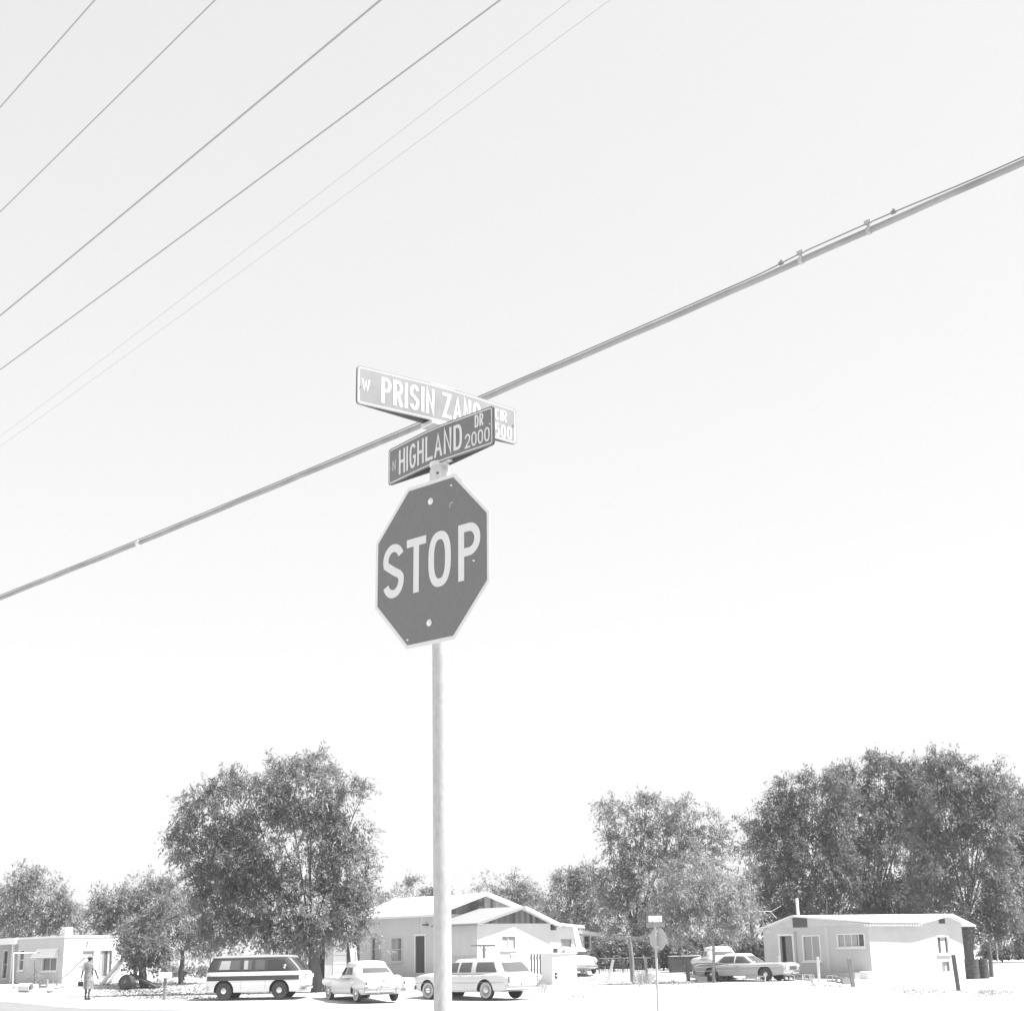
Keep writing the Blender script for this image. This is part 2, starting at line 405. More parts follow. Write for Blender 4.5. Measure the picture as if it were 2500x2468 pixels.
def blade(root, yaw, zc, L, H, face, words, chamfer_left=False, lift=0.0):
    u, n = sign_frame(0, 0, yaw); c = Vector((PX, PY, zc)); rl_ = R(-.4)
    ux = u * math.cos(rl_) + Vector((0, 0, 1)) * math.sin(rl_); vx = Vector((0, 0, 1)) * math.cos(rl_) - u * math.sin(rl_)
    bow = .020
    def prof(x):
        a = min(1, max(0, (L / 2 - abs(x) - .02) / (L / 2 - .06))); return bow * (1 - math.sqrt((1 - a) ** 2 + .006)) * 1.08 + .0012 + .0015
    for side in (1, -1):
        def pz(x, y, z, s_=side): return c + ux * x + vx * y + n * (s_ * (prof(x) + z))
        # outline with rounded corners as columns
        rc = .012; cols = []
        X = [-L / 2 + rc * (1 - math.cos(R(a))) for a in (0, 30, 60, 90)] + [-L / 2 + rc + (L - 2 * rc) * i / 56 for i in range(1, 56)] + [L / 2 - rc * (1 - math.cos(R(a))) for a in (90, 60, 30, 0)]
        for x in X:
            e = max(0, rc - (L / 2 - abs(x))); hy = H / 2 - (rc - math.sqrt(max(0, rc * rc - e * e)))
            cols.append((x, hy))
        def sheet(m_, inset, z0, z1, name, mt):
            m2 = MB(); rings = []
            for x, hy in cols:
                xx = x * (L / 2 - inset) / (L / 2); hh = hy * (H / 2 - inset) / (H / 2)
                rings.append([pz(xx, -hh, z0), pz(xx, hh, z0), pz(xx, hh, z1), pz(xx, -hh, z1)])
            m2.loft(rings); return m2.build(name, mt, root, True, True)
        sheet(None, 0, 0, .0016, 'blade_panel', SIGNWHITE if False else face)
        if side == 1:
            # white border line: frame strips
            mbb = MB(); i0 = .0075; tw = .0042
            def line(pa, pb, nseg):
                for i in range(nseg):
                    a = pa + (pb - pa) * (i / nseg); b = pa + (pb - pa) * ((i + 1) / nseg)
                    d = (pb - pa).normalized(); nn_ = Vector((-d.y, d.x)) * tw / 2
                    mbb.add([pz(p.x, p.y, .0021) for p in (a + nn_, b + nn_, b - nn_, a - nn_)], [(0, 1, 2, 3)])
            hx, hy = L / 2 - i0, H / 2 - i0; r2 = .008
            line(Vector((-hx + r2, hy)), Vector((hx - r2, hy)), 28); line(Vector((-hx + r2, -hy)), Vector((hx - r2, -hy)), 28)
            line(Vector((-hx, -hy + r2)), Vector((-hx, hy - r2)), 4); line(Vector((hx, -hy + r2)), Vector((hx, hy - r2)), 4)
            for sx in (-1, 1):
                for sy in (-1, 1):
                    a = [(sx * (hx - r2 + r2 * math.cos(R(t_))), sy * (hy - r2 + r2 * math.sin(R(t_)))) for t_ in (0, 30, 60, 90)]
                    stroke(mbb, a, 0, 0, tw, .0021, pz)
            mbb.build('border', SIGNWHITE, root, True)
            for (s_, x0, x1, y0, h, t) in words:
                mt = MB(); kk = 0
                nch = [ch for ch in s_]; gapf = .20
                tot = 0
                ws = []
                for ch in nch:
                    ws.append(.45 if ch == ' ' else (t / h * 1.9 if ch == 'I' else WID.get(ch, 1)))
                # letter cell width so the string fills x0..x1
                fixed = sum(t for ch in nch if ch == 'I'); kn = sum(WID.get(ch, 1) if ch not in 'I ' else (.5 if ch == ' ' else 0) for ch in nch)
                ng = len(nch) - 1; cell = (x1 - x0 - fixed) / (kn + ng * gapf)
                x = x0
                for ch in nch:
                    if ch == ' ': x += cell * (.5 + gapf); continue
                    W = t * 1.001 if ch == 'I' else cell * WID.get(ch, 1)
                    for pts, cl, cap in GLY['O' if ch == '0' else ch]:
                        q = [(x + t / 2 + px * (W - t), y0 + t / 2 + py * (h - t)) for px, py in pts]
                        # subdivide long straight segments so strokes follow the bow
                        stroke(mt, q, cl, cap, t, .0024 + (kk % 4) * .0002, pz); kk += 1
                    x += W + cell * gapf
                mt.build('lettering', SIGNWHITE, root, True)
    # end rivets holding the two sheets together
    for x, y in ((-L / 2 + .014, -.004), (L / 2 - .014, .006)):
        cc = c + ux * x + vx * y + n * (prof(x) + .0018)
        bolt(root, cc, n, .0028, 'rivet', CHROME)
bl = thing('street_sign', 'pale street name blade reading W PRISIN ZANO CIR 500, upper of the two blades', 'street sign', (PX, PY, 3.2))
Lp, Hp = .7425, .149
def fx(f_, L_): return -L_ / 2 + f_ * L_
blade(bl, R(39.55), 3.487, Lp, Hp, BLADE_SUNLIT, [
    ('W', fx(.026, Lp), fx(.072, Lp), -.022, .048, .0070),
    ('PRISIN ZANO', fx(.137, Lp), fx(.750, Lp), -.050, .100, .0132),
    ('CIR', fx(.850, Lp), fx(.933, Lp), .006, .046, .0066),
    ('500', fx(.850, Lp), fx(.968, Lp), -.062, .054, .0080)])
bh = thing('street_sign', 'dark street name blade reading N HIGHLAND DR 2000, lower of the two blades', 'street sign', (PX, PY, 3.2))
Lh, Hh = .628, .148
blade(bh, R(-48.66), 3.325, Lh, Hh, BLADE, [
    ('N', fx(.044, Lh), fx(.080, Lh), -.022, .040, .0050),
    ('HIGHLAND', fx(.118, Lh), fx(.745, Lh), -.049, .098, .0125),
    ('DR', fx(.850, Lh), fx(.922, Lh), .012, .048, .0075),
    ('2000', fx(.768, Lh), fx(.972, Lh), -.055, .054, .0068)])
# pole cap bracket under the blades and cross bracket between them
br = thing('sign_bracket', 'cast metal cap on pole top clamping the two street name blades', 'bracket', (PX, PY, 3.2))
mb = MB()
mb.lathe([(.033, 3.185), (.037, 3.187), (.037, 3.232), (.034, 3.236), (.034, 3.249), (.0375, 3.251), (.0375, 3.262), (.003, 3.264)], Matrix.Translation((PX, PY, 0)), 32)
mb.build('pole_cap', CAST, br, True, True)
for nm, yaw, z0 in (('lower_clamp', R(-48.66), 3.2485), ('cross_bracket', R(39.55), 3.3995)):
    u, n = sign_frame(0, 0, yaw); q = Matrix(((u.x, -n.x, 0, PX), (u.y, -n.y, 0, PY), (0, 0, 1, z0), (0, 0, 0, 1)))
    mb = MB()
    if nm == 'lower_clamp': mb.box(-.055, .055, -.021, .021, .010, .022, q)
    else: mb.box(-.06, .06, -.036, .036, -.003, .016, q)
    mb.build(nm, CAST, br, True, bevel=.003)
u, n = sign_frame(0, 0, R(39.55)); q = Matrix(((u.x, -n.x, 0, PX), (u.y, -n.y, 0, PY), (0, 0, 1, 3.555), (0, 0, 0, 1)))
mb = MB(); mb.box(-.055, .055, -.0236, .0236, .003, .010, q); mb.build('top_clip', CAST, br, True, bevel=.002)
bolt(br, Vector((PX - .006, PY - .037, 3.212)), Vector((-.15, -.99, 0)).normalized(), .003, 'set_screw', DARK)

# ------------------------------------------------------------------ overhead cable (thick bundle with a strand above it)
cab_px = [(-500, 1672), (0, 1458), (340, 1327), (700, 1180), (1035, 1037), (1185, 970), (1500, 835), (1812, 692), (1955, 634), (2120, 562), (2500, 405), (3100, 160)]
A0 = at_y(0, 1458, 19.5); B0 = at_y(2500, 405, 10.5)
hdir = nrm(Vector((B0.x - A0.x, B0.y - A0.y, 0))); cp = Plane(A0, math.degrees(math.atan2(hdir.y, hdir.x)))
def sag(pts):
    P = [cp.sz(*p) for p in pts]; c = np.polyfit([p[0] for p in P], [p[1] for p in P], 2)
    return c
sc_ = sag(cab_px[1:-1])
def cable_pt(s_, dz=0): return cp.w(s_, float(np.polyval(sc_, s_)) + dz)
s0 = cp.sz(0, 1458)[0] - 30; s1 = cp.sz(2500, 405)[0] + 14
tc = thing('telephone_cable', 'thick sagging overhead telephone cable crossing behind the street name blades', 'cable', cable_pt(s1))
N = 260
mb = MB(); mb.tube([cable_pt(s0 + (s1 - s0) * i / N, 0.002 * math.sin(i * 1.3) + .0018 * math.sin(i * .37)) for i in range(N + 1)], 0.028, 10); mb.build('sheath', CABLE, tc, True, True)
sa, sb, sc1, sd1 = cp.sz(1840, 690)[0], cp.sz(1907, 645)[0], cp.sz(2182, 523)[0], cp.sz(2440, 420)[0]
def strand_dz(s_):
    base = .044
    if s_ < sa or s_ > sd1: return base
    k = min(1, (s_ - sa) / (sb - sa + .3)) if s_ < (sb + sc1) / 2 else min(1, (sd1 - s_) / (sd1 - sc1 + .3))
    return base + .028 * sm(0, 1, k)
mb = MB(); mb.tube([cable_pt(s0 + (s1 - s0) * i / 400, strand_dz(s0 + (s1 - s0) * i / 400)) for i in range(401)], 0.0062, 6); mb.build('support_strand', STEELW, tc, True, True)
for px_, py_ in ((1955, 628), (2120, 555)):
    s_ = cp.sz(px_, py_)[0]; c = cable_pt(s_); dz = strand_dz(s_)
    mb = MB(); t_ = nrm(cable_pt(s_ + .1) - cable_pt(s_ - .1))
    mb.tube([c - t_ * .018, c + t_ * .018], .034, 12); mb.bar(c + Vector((0, 0, .02)), c + Vector((0, 0, dz + .015)), .02)
    mb.bar(c + Vector((0, 0, dz + .01)) - t_ * .03, c + Vector((0, 0, dz + .01)) + t_ * .03, .03); mb.build('spacer', TRIM_D, tc, True)
for px_, py_ in ((1907, 645), (2182, 523)):
    s_ = cp.sz(px_, py_)[0]; c = cable_pt(s_); dz = strand_dz(s_); t_ = nrm(cable_pt(s_ + .1) - cable_pt(s_ - .1))
    mb = MB(); mb.bar(c + Vector((0, 0, dz)) - t_ * .022, c + Vector((0, 0, dz)) + t_ * .022, .024); mb.bar(c + Vector((0, 0, dz)), c + Vector((0, 0, dz + .03)), .018); mb.build('strand_clamp', STEELW, tc, True)
s_ = cp.sz(338, 1327)[0]; c = cable_pt(s_); t_ = nrm(cable_pt(s_ + .1) - cable_pt(s_ - .1))
MB().tube([c - t_ * .03, c + t_ * .03], .033, 12).build('splice_band', SIGNWHITE, tc, True)

# power lines, upper left
def wire(a, b, Z, rad, label):
    P = []
    for px_, py_ in (a, b):
        d = ray(px_, py_); P.append(cC + d * ((Z - EYE) / d.z))
    d = P[1] - P[0]; L0 = d.length; d = d / L0
    p0 = P[0] - d * 30; p1 = P[1] + d * 14; T = (p1 - p0).length; pts = []
    for i in range(49):
        s_ = T * i / 48; x = s_ - 30; q = p0 + d * s_
        q.z += 0.00035 * (x * (x - L0)); pts.append(q)
    o = MB().tube(pts, rad, 6).build('power_line', WIRE, None, False, True)
    return tag(o, label, 'power line', 'power lines crossing the upper left sky')
for a, b, Z, r_, lb in (
    ((0, 263), (232, 0), 9.6, .0075, 'overhead power line cutting the top left corner of the sky, outermost'),
    ((0, 518), (526, 0), 9.6, .0072, 'second dark power line in from the top left corner'),
    ((0, 771), (930, 0), 9.6, .0105, 'darkest and thickest thin power line, third in from the top left corner'),
    ((0, 903), (1222, 0), 9.6, .0085, 'fourth power line from the corner, just above the two faint wires'),
    ((0, 1066), (1394, 0), 11.0, .0022, 'upper of the two faint hairline wires left of the blades'),
    ((0, 1090), (1490, 0), 11.0, .0022, 'lower of the two faint hairline wires, nearest the street name blades')):
    wire(a, b, Z, r_, lb)

# ------------------------------------------------------------------ walls with real openings
def wall(parent, plane, s0, s1, z0, z1, openings, mt, th=.15, name='wall'):
    """openings: (s0,s1,z0,z1)"""
    ss = sorted({s0, s1} | {o[0] for o in openings} | {o[1] for o in openings})
    zs = sorted({z0, z1} | {o[2] for o in openings} | {o[3] for o in openings})
    mb = MB()
    for i in range(len(ss) - 1):
        for j in range(len(zs) - 1):
            cs, cz = (ss[i] + ss[i + 1]) / 2, (zs[j] + zs[j + 1]) / 2
            if any(o[0] < cs < o[1] and o[2] < cz < o[3] for o in openings): continue
            for off in (0, -th):
                mb.add([plane.w(ss[i], zs[j], off), plane.w(ss[i + 1], zs[j], off), plane.w(ss[i + 1], zs[j + 1], off), plane.w(ss[i], zs[j + 1], off)], [(0, 1, 2, 3)])
    for o in openings + [(s0, s1, z0, z1)]:
        a = [(o[0], o[2]), (o[1], o[2]), (o[1], o[3]), (o[0], o[3])]
        for k in range(4):
            p, q = a[k], a[(k + 1) % 4]
            mb.add([plane.w(p[0], p[1], 0), plane.w(q[0], q[1], 0), plane.w(q[0], q[1], -th), plane.w(p[0], p[1], -th)], [(0, 1, 2, 3)])
    return mb.build(name, mt, parent, True)
def pbox(mb, pl_, s0, s1, z0, z1, o0, o1):
    mb.hexa([pl_.w(s0, z0, o0), pl_.w(s1, z0, o0), pl_.w(s1, z0, o1), pl_.w(s0, z0, o1)],
            [pl_.w(s0, z1, o0), pl_.w(s1, z1, o0), pl_.w(s1, z1, o1), pl_.w(s0, z1, o1)])
def rect(pl_, x0, y0, x1, y1):
    xm, ym = (x0 + x1) / 2, (y0 + y1) / 2
    a, b = pl_.sz(x0, ym)[0], pl_.sz(x1, ym)[0]; t, d = pl_.sz(xm, y0)[1], pl_.sz(xm, y1)[1]
    return (min(a, b), max(a, b), min(t, d), max(t, d))
def window(parent, pl_, r_, frame=TRIM, glass=GLASS, nx=2, nz=1, sill=True, fw=.05, curtain=None, name='window', proud=.03):
    s0, s1, z0, z1 = r_; mb = MB(); o1, o0 = proud, -.10
    pbox(mb, pl_, s0 - .004, s0 + fw, z0, z1, o0, o1); pbox(mb, pl_, s1 - fw, s1 + .004, z0, z1, o0, o1)
    pbox(mb, pl_, s0 + fw, s1 - fw, z1 - fw, z1 + .004, o0, o1); pbox(mb, pl_, s0 + fw, s1 - fw, z0 - .004, z0 + fw, o0, o1)
    for i in range(1, nx):
        c = s0 + (s1 - s0) * i / nx; pbox(mb, pl_, c - .018, c + .018, z0 + fw, z1 - fw, -.09, -.03)
    for j in range(1, nz):
        c = z0 + (z1 - z0) * j / nz; pbox(mb, pl_, s0 + fw, s1 - fw, c - .018, c + .018, -.085, -.035)
    f = mb.build(name, frame, parent, True)
    mb = MB(); pbox(mb, pl_, s0 + fw, s1 - fw, z0 + fw, z1 - fw, -.075, -.068); mb.build('pane', glass, f, True)
    if curtain:
        for a, b in curtain:
            mb = MB(); pbox(mb, pl_, s0 + fw + (s1 - s0 - 2 * fw) * a, s0 + fw + (s1 - s0 - 2 * fw) * b, z0 + fw, z1 - fw, -.067, -.062); mb.build('curtain', CURTAIN, f, True)
    if sill:
        mb = MB(); pbox(mb, pl_, s0 - .06, s1 + .06, z0 - .065, z0 - .004, .002, .09); mb.build('sill', frame, f, True)
    return f
def gable(parent, pl_, s0, s1, sp, z0, zp, mt, th=.12, name='gable', zl=None, zr=None):
    zl = z0 if zl is None else zl; zr = z0 if zr is None else zr
    pts = [(s0, z0 + .001)] + ([(s0, zl)] if zl > z0 + .01 else []) + [(sp, zp)] + ([(s1, zr)] if zr > z0 + .01 else []) + [(s1, z0 + .001)]
    mb = MB(); mb.hexa([pl_.w(a, z, -th) for a, z in pts], [pl_.w(a, z, 0.0) for a, z in pts])
    return mb.build(name, mt, parent, True)

# ------------------------------------------------------------------ middle house: two low gables, one behind the other
AL, AR = -44.0, 40.0                        # the two directions of the street grid
corner = at_y(1166, 2376, 78.0); base_z = 0.58
mh = thing('house', 'pale wooden house with two low gables of dark boards behind the station wagon', 'house', (corner.x, corner.y, base_z))
SP = Plane(corner, AL)                      # shaded long wall, faces left and to the camera
GP = Plane(corner, AR)                      # sunlit gable wall, faces right
sA = SP.sz(1062, 2300)[0]; sEnd = SP.sz(862, 2300)[0]
zB = SP.sz(1166, 2254)[1]; zA = SP.sz(1047, 2232)[1]
ops = [rect(SP, 955, 2287, 983, 2347), rect(SP, 907, 2287, 930, 2345), rect(SP, 1015, 2284, 1038, 2374)]
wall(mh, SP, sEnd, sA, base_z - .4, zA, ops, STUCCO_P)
window(mh, SP, ops[0], STUCCO_P, GLASS, 1, 2, True, .06, [(0.0, .55)], proud=.04)
window(mh, SP, ops[1], STUCCO_G, GLASS, 1, 2, True, .06, [(.2, 1.0)], proud=.04)
s0_, s1_, z0_, z1_ = ops[2]
mb = MB(); pbox(mb, SP, s0_ - .08, s0_, z0_, z1_ + .10, .002, .04); pbox(mb, SP, s1_, s1_ + .08, z0_, z1_ + .10, .002, .04); pbox(mb, SP, s0_, s1_, z1_, z1_ + .10, .002, .035)
mb.build('door_frame', TRIM, mh, True)
mb = MB(); pbox(mb, SP, s0_ + .01, s1_ - .01, z0_ + .01, z1_ - .01, -.03, -.012); mb.build('door', DARK, mh, True)
mb = MB(); c_ = SP.sz(1043, 2257); pbox(mb, SP, c_[0] - .14, c_[0] + .12, c_[1] - .03, c_[1] + .03, .01, .25); mb.build('porch_lamp', DARK, mh, True)
rb = SP.sz(1024, 2240); mb = MB(); pbox(mb, SP, rb[0] - .012, rb[0] + .012, z1_ + .12, zA - .02, .002, .02); mb.build('conduit', STUCCO_G, mh, True)
SP2 = Plane(corner + SP.n * .0, AL)
wall(mh, SP, sA + .002, -.001, base_z - .4, zB, [], STUCCO_P)
mb = MB(); zz = SP.sz(1130, 2334)[1]; pbox(mb, SP, sA + .1, -.02, zz - .03, zz, .002, .05)
for px_ in (1112, 1134, 1150): ss_ = SP.sz(px_, 2340)[0]; pbox(mb, SP, ss_ - .02, ss_ + .02, base_z, zz - .032, .002, .03)
mb.build('plinth_board', WOOD_L, mh, True)
# B gable wall
gR = GP.sz(1345, 2300)[0]; gW = gR; sp_ = GP.sz(1270, 2213)[0]
opB = [rect(GP, 1223, 2283, 1260, 2318)]
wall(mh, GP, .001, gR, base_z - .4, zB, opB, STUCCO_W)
window(mh, GP, opB[0], TRIM, GLASS, 2, 1, True, .05, [(0, .47), (.53, 1.0)])
zpB = GP.sz(1270, 2217)[1]
gable(mh, GP, .001, gR, sp_, zB, zpB, BOARD)
# B roof: overhang .45 along gable, .35 at the eaves
ov = .45; Lb = abs(sA)
def roof_pair(parent, pe_l, pe_r, pk, back, th, mts, names=('roof', 'roof'), ext=.35):
    """pe_l / pe_r eave points and pk the ridge point at the front; back = vector to the rear"""
    for (e_, m_, nm) in ((pe_l, mts[0], names[0]), (pe_r, mts[1], names[1])):
        d = e_ - pk; d2 = d * (1 + ext / d.length)
        a, b = pk, pk + d2
        mb = MB(); mb.slab([a, b, b + back, a + back], th); mb.build(nm, m_, parent, True)
z_off = Vector((0, 0, .10))
el = GP.w(0, zB, ov) + z_off; er = GP.w(gR, zB, ov) + z_off; pk = GP.w(sp_, zpB, ov) + z_off
backB = -SP.u * (Lb + ov - .15)
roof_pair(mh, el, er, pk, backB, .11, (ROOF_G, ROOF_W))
# pale barge boards along the B gable
for e_ in (el, er):
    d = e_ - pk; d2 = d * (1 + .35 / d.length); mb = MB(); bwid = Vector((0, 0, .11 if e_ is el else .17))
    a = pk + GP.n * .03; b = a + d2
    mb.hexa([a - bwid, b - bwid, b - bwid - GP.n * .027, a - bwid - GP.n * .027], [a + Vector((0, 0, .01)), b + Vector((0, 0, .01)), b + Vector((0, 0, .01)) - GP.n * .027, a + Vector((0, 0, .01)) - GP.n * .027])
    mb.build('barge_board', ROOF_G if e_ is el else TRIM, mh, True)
# A part, gable plane at the far end of B's wall
cA = SP.w(sA, 0); GA = Plane(cA, AR)
spA = GA.sz(1181, 2184)[0]; zpA = GA.sz(1181, 2184)[1]; gRA = spA * 2
wall(mh, GA, .001, gRA, base_z - .4, zA, [], STUCCO_W)
gable(mh, GA, .001, gRA, spA, zA, zpA, BOARD)
mb = MB(); vz = GA.sz(1173, 2206); pbox(mb, GA, vz[0] - .25, vz[0] + .25, vz[1] - .12, vz[1] + .12, .003, .03); mb.build('vent', DARK, mh, True)
el = GA.w(0, zA, ov) + z_off; er = GA.w(gRA, zA, ov) + z_off; pk = GA.w(spA, zpA, ov) + z_off
backA = -SP.u * (abs(sEnd - sA) + ov + .35)
roof_pair(mh, el, er, pk, backA, .12, (ROOF_W, ROOF_W))
for e_ in (el, er):
    d = e_ - pk; d2 = d * (1 + .35 / d.length); mb = MB()
    a = pk + GA.n * .03; b = a + d2; t1 = Vector((0, 0, .09 if e_ is el else .18)); t2 = Vector((0, 0, .01)); k_ = GA.n * .027
    mb.hexa([a - t1, b - t1, b - t1 - k_, a - t1 - k_], [a + t2, b + t2, b + t2 - k_, a + t2 - k_]); mb.build('barge_board', TRIM, mh, True)
# far walls close the shell
bk = Plane(SP.w(sEnd, 0), AR); wall(mh, bk, .16, gRA, base_z - .4, zA, [], STUCCO_P, name='rear_wall')
gable(mh, bk, .16, gRA, spA, zA, zpA, BOARD)
rs = Plane(GA.w(gRA, 0), AL); wall(mh, rs, sEnd - sA, -.16, base_z - .4, zA, [], STUCCO_W, name='rear_wall')
# lean-to at the right end
LT = Plane(GP.w(gR, 0, -.5), AR); lw = LT.sz(1402, 2300)[0]; zl_ = LT.sz(1380, 2262)[1]
opL = [rect(LT, 1370, 2292, 1395, 2326)]
wall(mh, LT, .0, lw, base_z - .4, zl_, opL, STUCCO_W, name='lean_to_wall')
window(mh, LT, opL[0], TRIM_D, GLASS, 1, 1, False, .04, [(0, 1)])
mb = MB(); a = LT.w(-.5, zl_ + .30, .45); b = LT.w(lw + .35, zl_ + .05, .45)
mb.slab([a, b, b - LT.n * 3.2, a - LT.n * 3.2], .12); mb.build('lean_to_roof', ROOF_W, mh, True)
mb = MB(); c_ = GP.sz(1352, 2262); pbox(mb, GP, c_[0] - .15, c_[0] + .15, c_[1] - .16, c_[1] + .16, -.2, .05); mb.build('vent', DARK, mh, True)
mb = MB(); c_ = GP.sz(1354, 2320); pbox(mb, GP, c_[0] - .12, c_[0] + .12, c_[1] - .14, c_[1] + .12, .02, .12); mb.build('meter_box', DARK, mh, True)

# white masonry bin in front of the lean-to
p_ = ground(1350, 2403)
bb = thing('block_enclosure', 'square white masonry enclosure standing in front of the lean-to', 'enclosure', p_)
P1 = Plane(p_, AL); P2 = Plane(p_, AR)
l1 = P1.sz(1322, 2360)[0]; l2 = P2.sz(1408, 2360)[0]; h_ = P2.sz(1352, 2328)[1]
wall(bb, P1, l1, -.001, p_.z - .3, h_, [], STUCCO_W, .18); wall(bb, P2, .001, l2, p_.z - .3, h_, [], STUCCO_W, .18)
mb = MB(); c1 = P1.w(l1 - .04, h_ + .001, .04); c2 = P1.w(.04, h_ + .001, .04) + P2.n * .05; c3 = P2.w(l2 + .04, h_ + .001, .04); c4 = c1 + (c3 - c2)
mb.slab([c + Vector((0, 0, .05)) for c in (c1, c2, c3, c4)], .05); mb.build('lid', STUCCO_W, bb, True)
mb = MB(); c_ = P2.sz(1357, 2376); pbox(mb, P2, c_[0] - .06, c_[0] + .06, c_[1] - .05, c_[1] + .05, .001, .06); mb.build('tap', DARK, bb, True)
mb = MB(); pbox(mb, P2, c_[0] - .05, c_[0] + .07, c_[1] - .22, c_[1] - .12, .001, .05); mb.build('pipe_elbow', DARK, bb, True)

# white ladder leaning on the lean-to
a = at_y(1402, 2263, 80.0); b = ground(1422, 2378); a2 = at_y(1405, 2263, 80.4); b2 = ground(1432, 2377)
ld = thing('ladder', 'white painted ladder leaning on the right end of the middle house', 'ladder', b)
mb = MB(); mb.bar(b, a, .13, .08); mb.build('rail', TRIM, ld, True)
mb = MB(); mb.bar(b2, a2, .13, .08); mb.build('rail', TRIM, ld, True)
for i in range(1, 9):
    t_ = i / 9; MB().bar(b.lerp(a, t_), b2.lerp(a2, t_), .04).build('rung', TRIM, ld, True)

# small house behind with a porch roof
pc = at_y(1422, 2368, 90.0)
sh = thing('outbuilding', 'small pale outbuilding with flat white porch roof between middle house and trees', 'outbuilding', (pc.x, pc.y, .6))
Q1 = Plane(pc, AL); Q2 = Plane(pc, AR)
zq = Q1.sz(1415, 2282)[1]
wall(sh, Q1, Q1.sz(1330, 2300)[0], -.001, .2, zq, [], STUCCO_G); opq = [rect(Q2, 1425, 2284, 1440, 2316)]
wall(sh, Q2, .001, Q2.sz(1443, 2300)[0], .2, zq, opq, STUCCO_W)
window(sh, Q2, opq[0], TRIM_D, GLASS_D, 1, 1, False, .04)
c1 = Q1.w(Q1.sz(1330, 2300)[0], zq + .26, .3); c2 = Q1.w(.4, zq + .26, .3); c3 = Q2.w(Q2.sz(1452, 2300)[0], zq + .10, .5); c4 = c1 + (c3 - c2)
MB().slab([c1, c2, c3, c4], .18, [(0, 1, 2), (0, 2, 3)]).build('porch_roof', ROOF_W, sh, True)

# ------------------------------------------------------------------ right-hand house
cn = at_y(2131, 2388, 73.0); bz = 0.19
rh = thing('house', 'single storey stucco house at right, grey front wall and sunlit white end', 'house', (cn.x, cn.y, bz))
W1 = Plane(cn, AL); W2 = Plane(cn, 36.0)
sl = W1.sz(1866, 2320)[0]; zc_ = W1.sz(2131, 2256)[1]
opr = [rect(W1, 1906, 2284, 1936, 2350), rect(W1, 1960, 2282, 2004, 2346), rect(W1, 2044, 2278, 2112, 2312)]
opr[0] = (opr[0][0], opr[0][1], bz + .35, opr[0][3])
wall(rh, W1, sl, -.001, bz - .5, zc_, opr, STUCCO_G)
window(rh, W1, opr[1], TRIM, GLASS, 2, 1, True, .06, [(0.03, .48), (.52, .97)])
window(rh, W1, opr[2], TRIM, GLASS, 4, 1, True, .05, [(0.02, .7)])
s0_, s1_, z0_, z1_ = opr[0]
mb = MB(); pbox(mb, W1, s0_ - .1, s0_, z0_, z1_ + .1, .002, .04); pbox(mb, W1, s1_, s1_ + .1, z0_, z1_ + .1, .002, .04); pbox(mb, W1, s0_, s1_, z1_, z1_ + .1, .002, .035); mb.build('door_frame', TRIM, rh, True)
mb = MB(); pbox(mb, W1, s0_ + .25, s1_ - .01, z0_ + .01, z1_ - .01, -.13, -.08)
for zz_ in (.25, .55, .8): pbox(mb, W1, s0_ + .33, s1_ - .09, z0_ + (z1_ - z0_) * (zz_ - .1), z0_ + (z1_ - z0_) * (zz_ + .08), -.08, -.065)
mb.build('door', mat('door_grey', .2, .6, .15, 4), rh, True)
mb = MB(); pbox(mb, W1, s0_ + .01, s0_ + .24, z0_ + .01, z1_ - .01, -.5, -.45); mb.build('door_gap', DARK, rh, True)
pk_s, pk_z = W1.sz(1940, 2238); zl2 = W1.sz(1866, 2268)[1]
mb = MB(); pts = [(sl, zc_ + .002), (sl, max(zl2, zc_ + .05)), (pk_s, pk_z), (-.001, zc_ + .06), (-.001, zc_ + .002)]
mb.hexa([W1.w(a_, z_, -.12) for a_, z_ in pts], [W1.w(a_, z_, 0) for a_, z_ in pts]); mb.build('gable', mat('gable_panel', .56, .9, .05, 2), rh, True)
mb = MB(); v0 = W1.sz(1953, 2250); pbox(mb, W1, v0[0] - .42, v0[0] + .42, v0[1] - .26, v0[1] + .26, .002, .02)
for i in range(7): pbox(mb, W1, v0[0] - .40, v0[0] + .40, v0[1] - .24 + i * .07, v0[1] - .21 + i * .07, .02, .045)
mb.build('vent', mat('vent_grey', .12, .8), rh, True)
mb = MB(); v1 = W1.sz(2022, 2330)[0]; pbox(mb, W1, v1 - .10, v1 + .10, bz + .3, zc_ - .02, .002, .03); mb.build('pilaster', STUCCO_P, rh, True)
mb = MB(); v1 = W1.sz(1946, 2330)[0]; pbox(mb, W1, v1 - .03, v1 + .03, bz + .3, W1.sz(1946, 2272)[1], .002, .04); mb.build('conduit', TRIM_D, rh, True)
# plinth slab in front of the grey wall
mb = MB(); pbox(mb, W1, W1.sz(1950, 2380)[0], W1.sz(2112, 2380)[0], bz - .3, bz + .30, .003, .9); mb.build('porch_slab', CONC, rh, True)
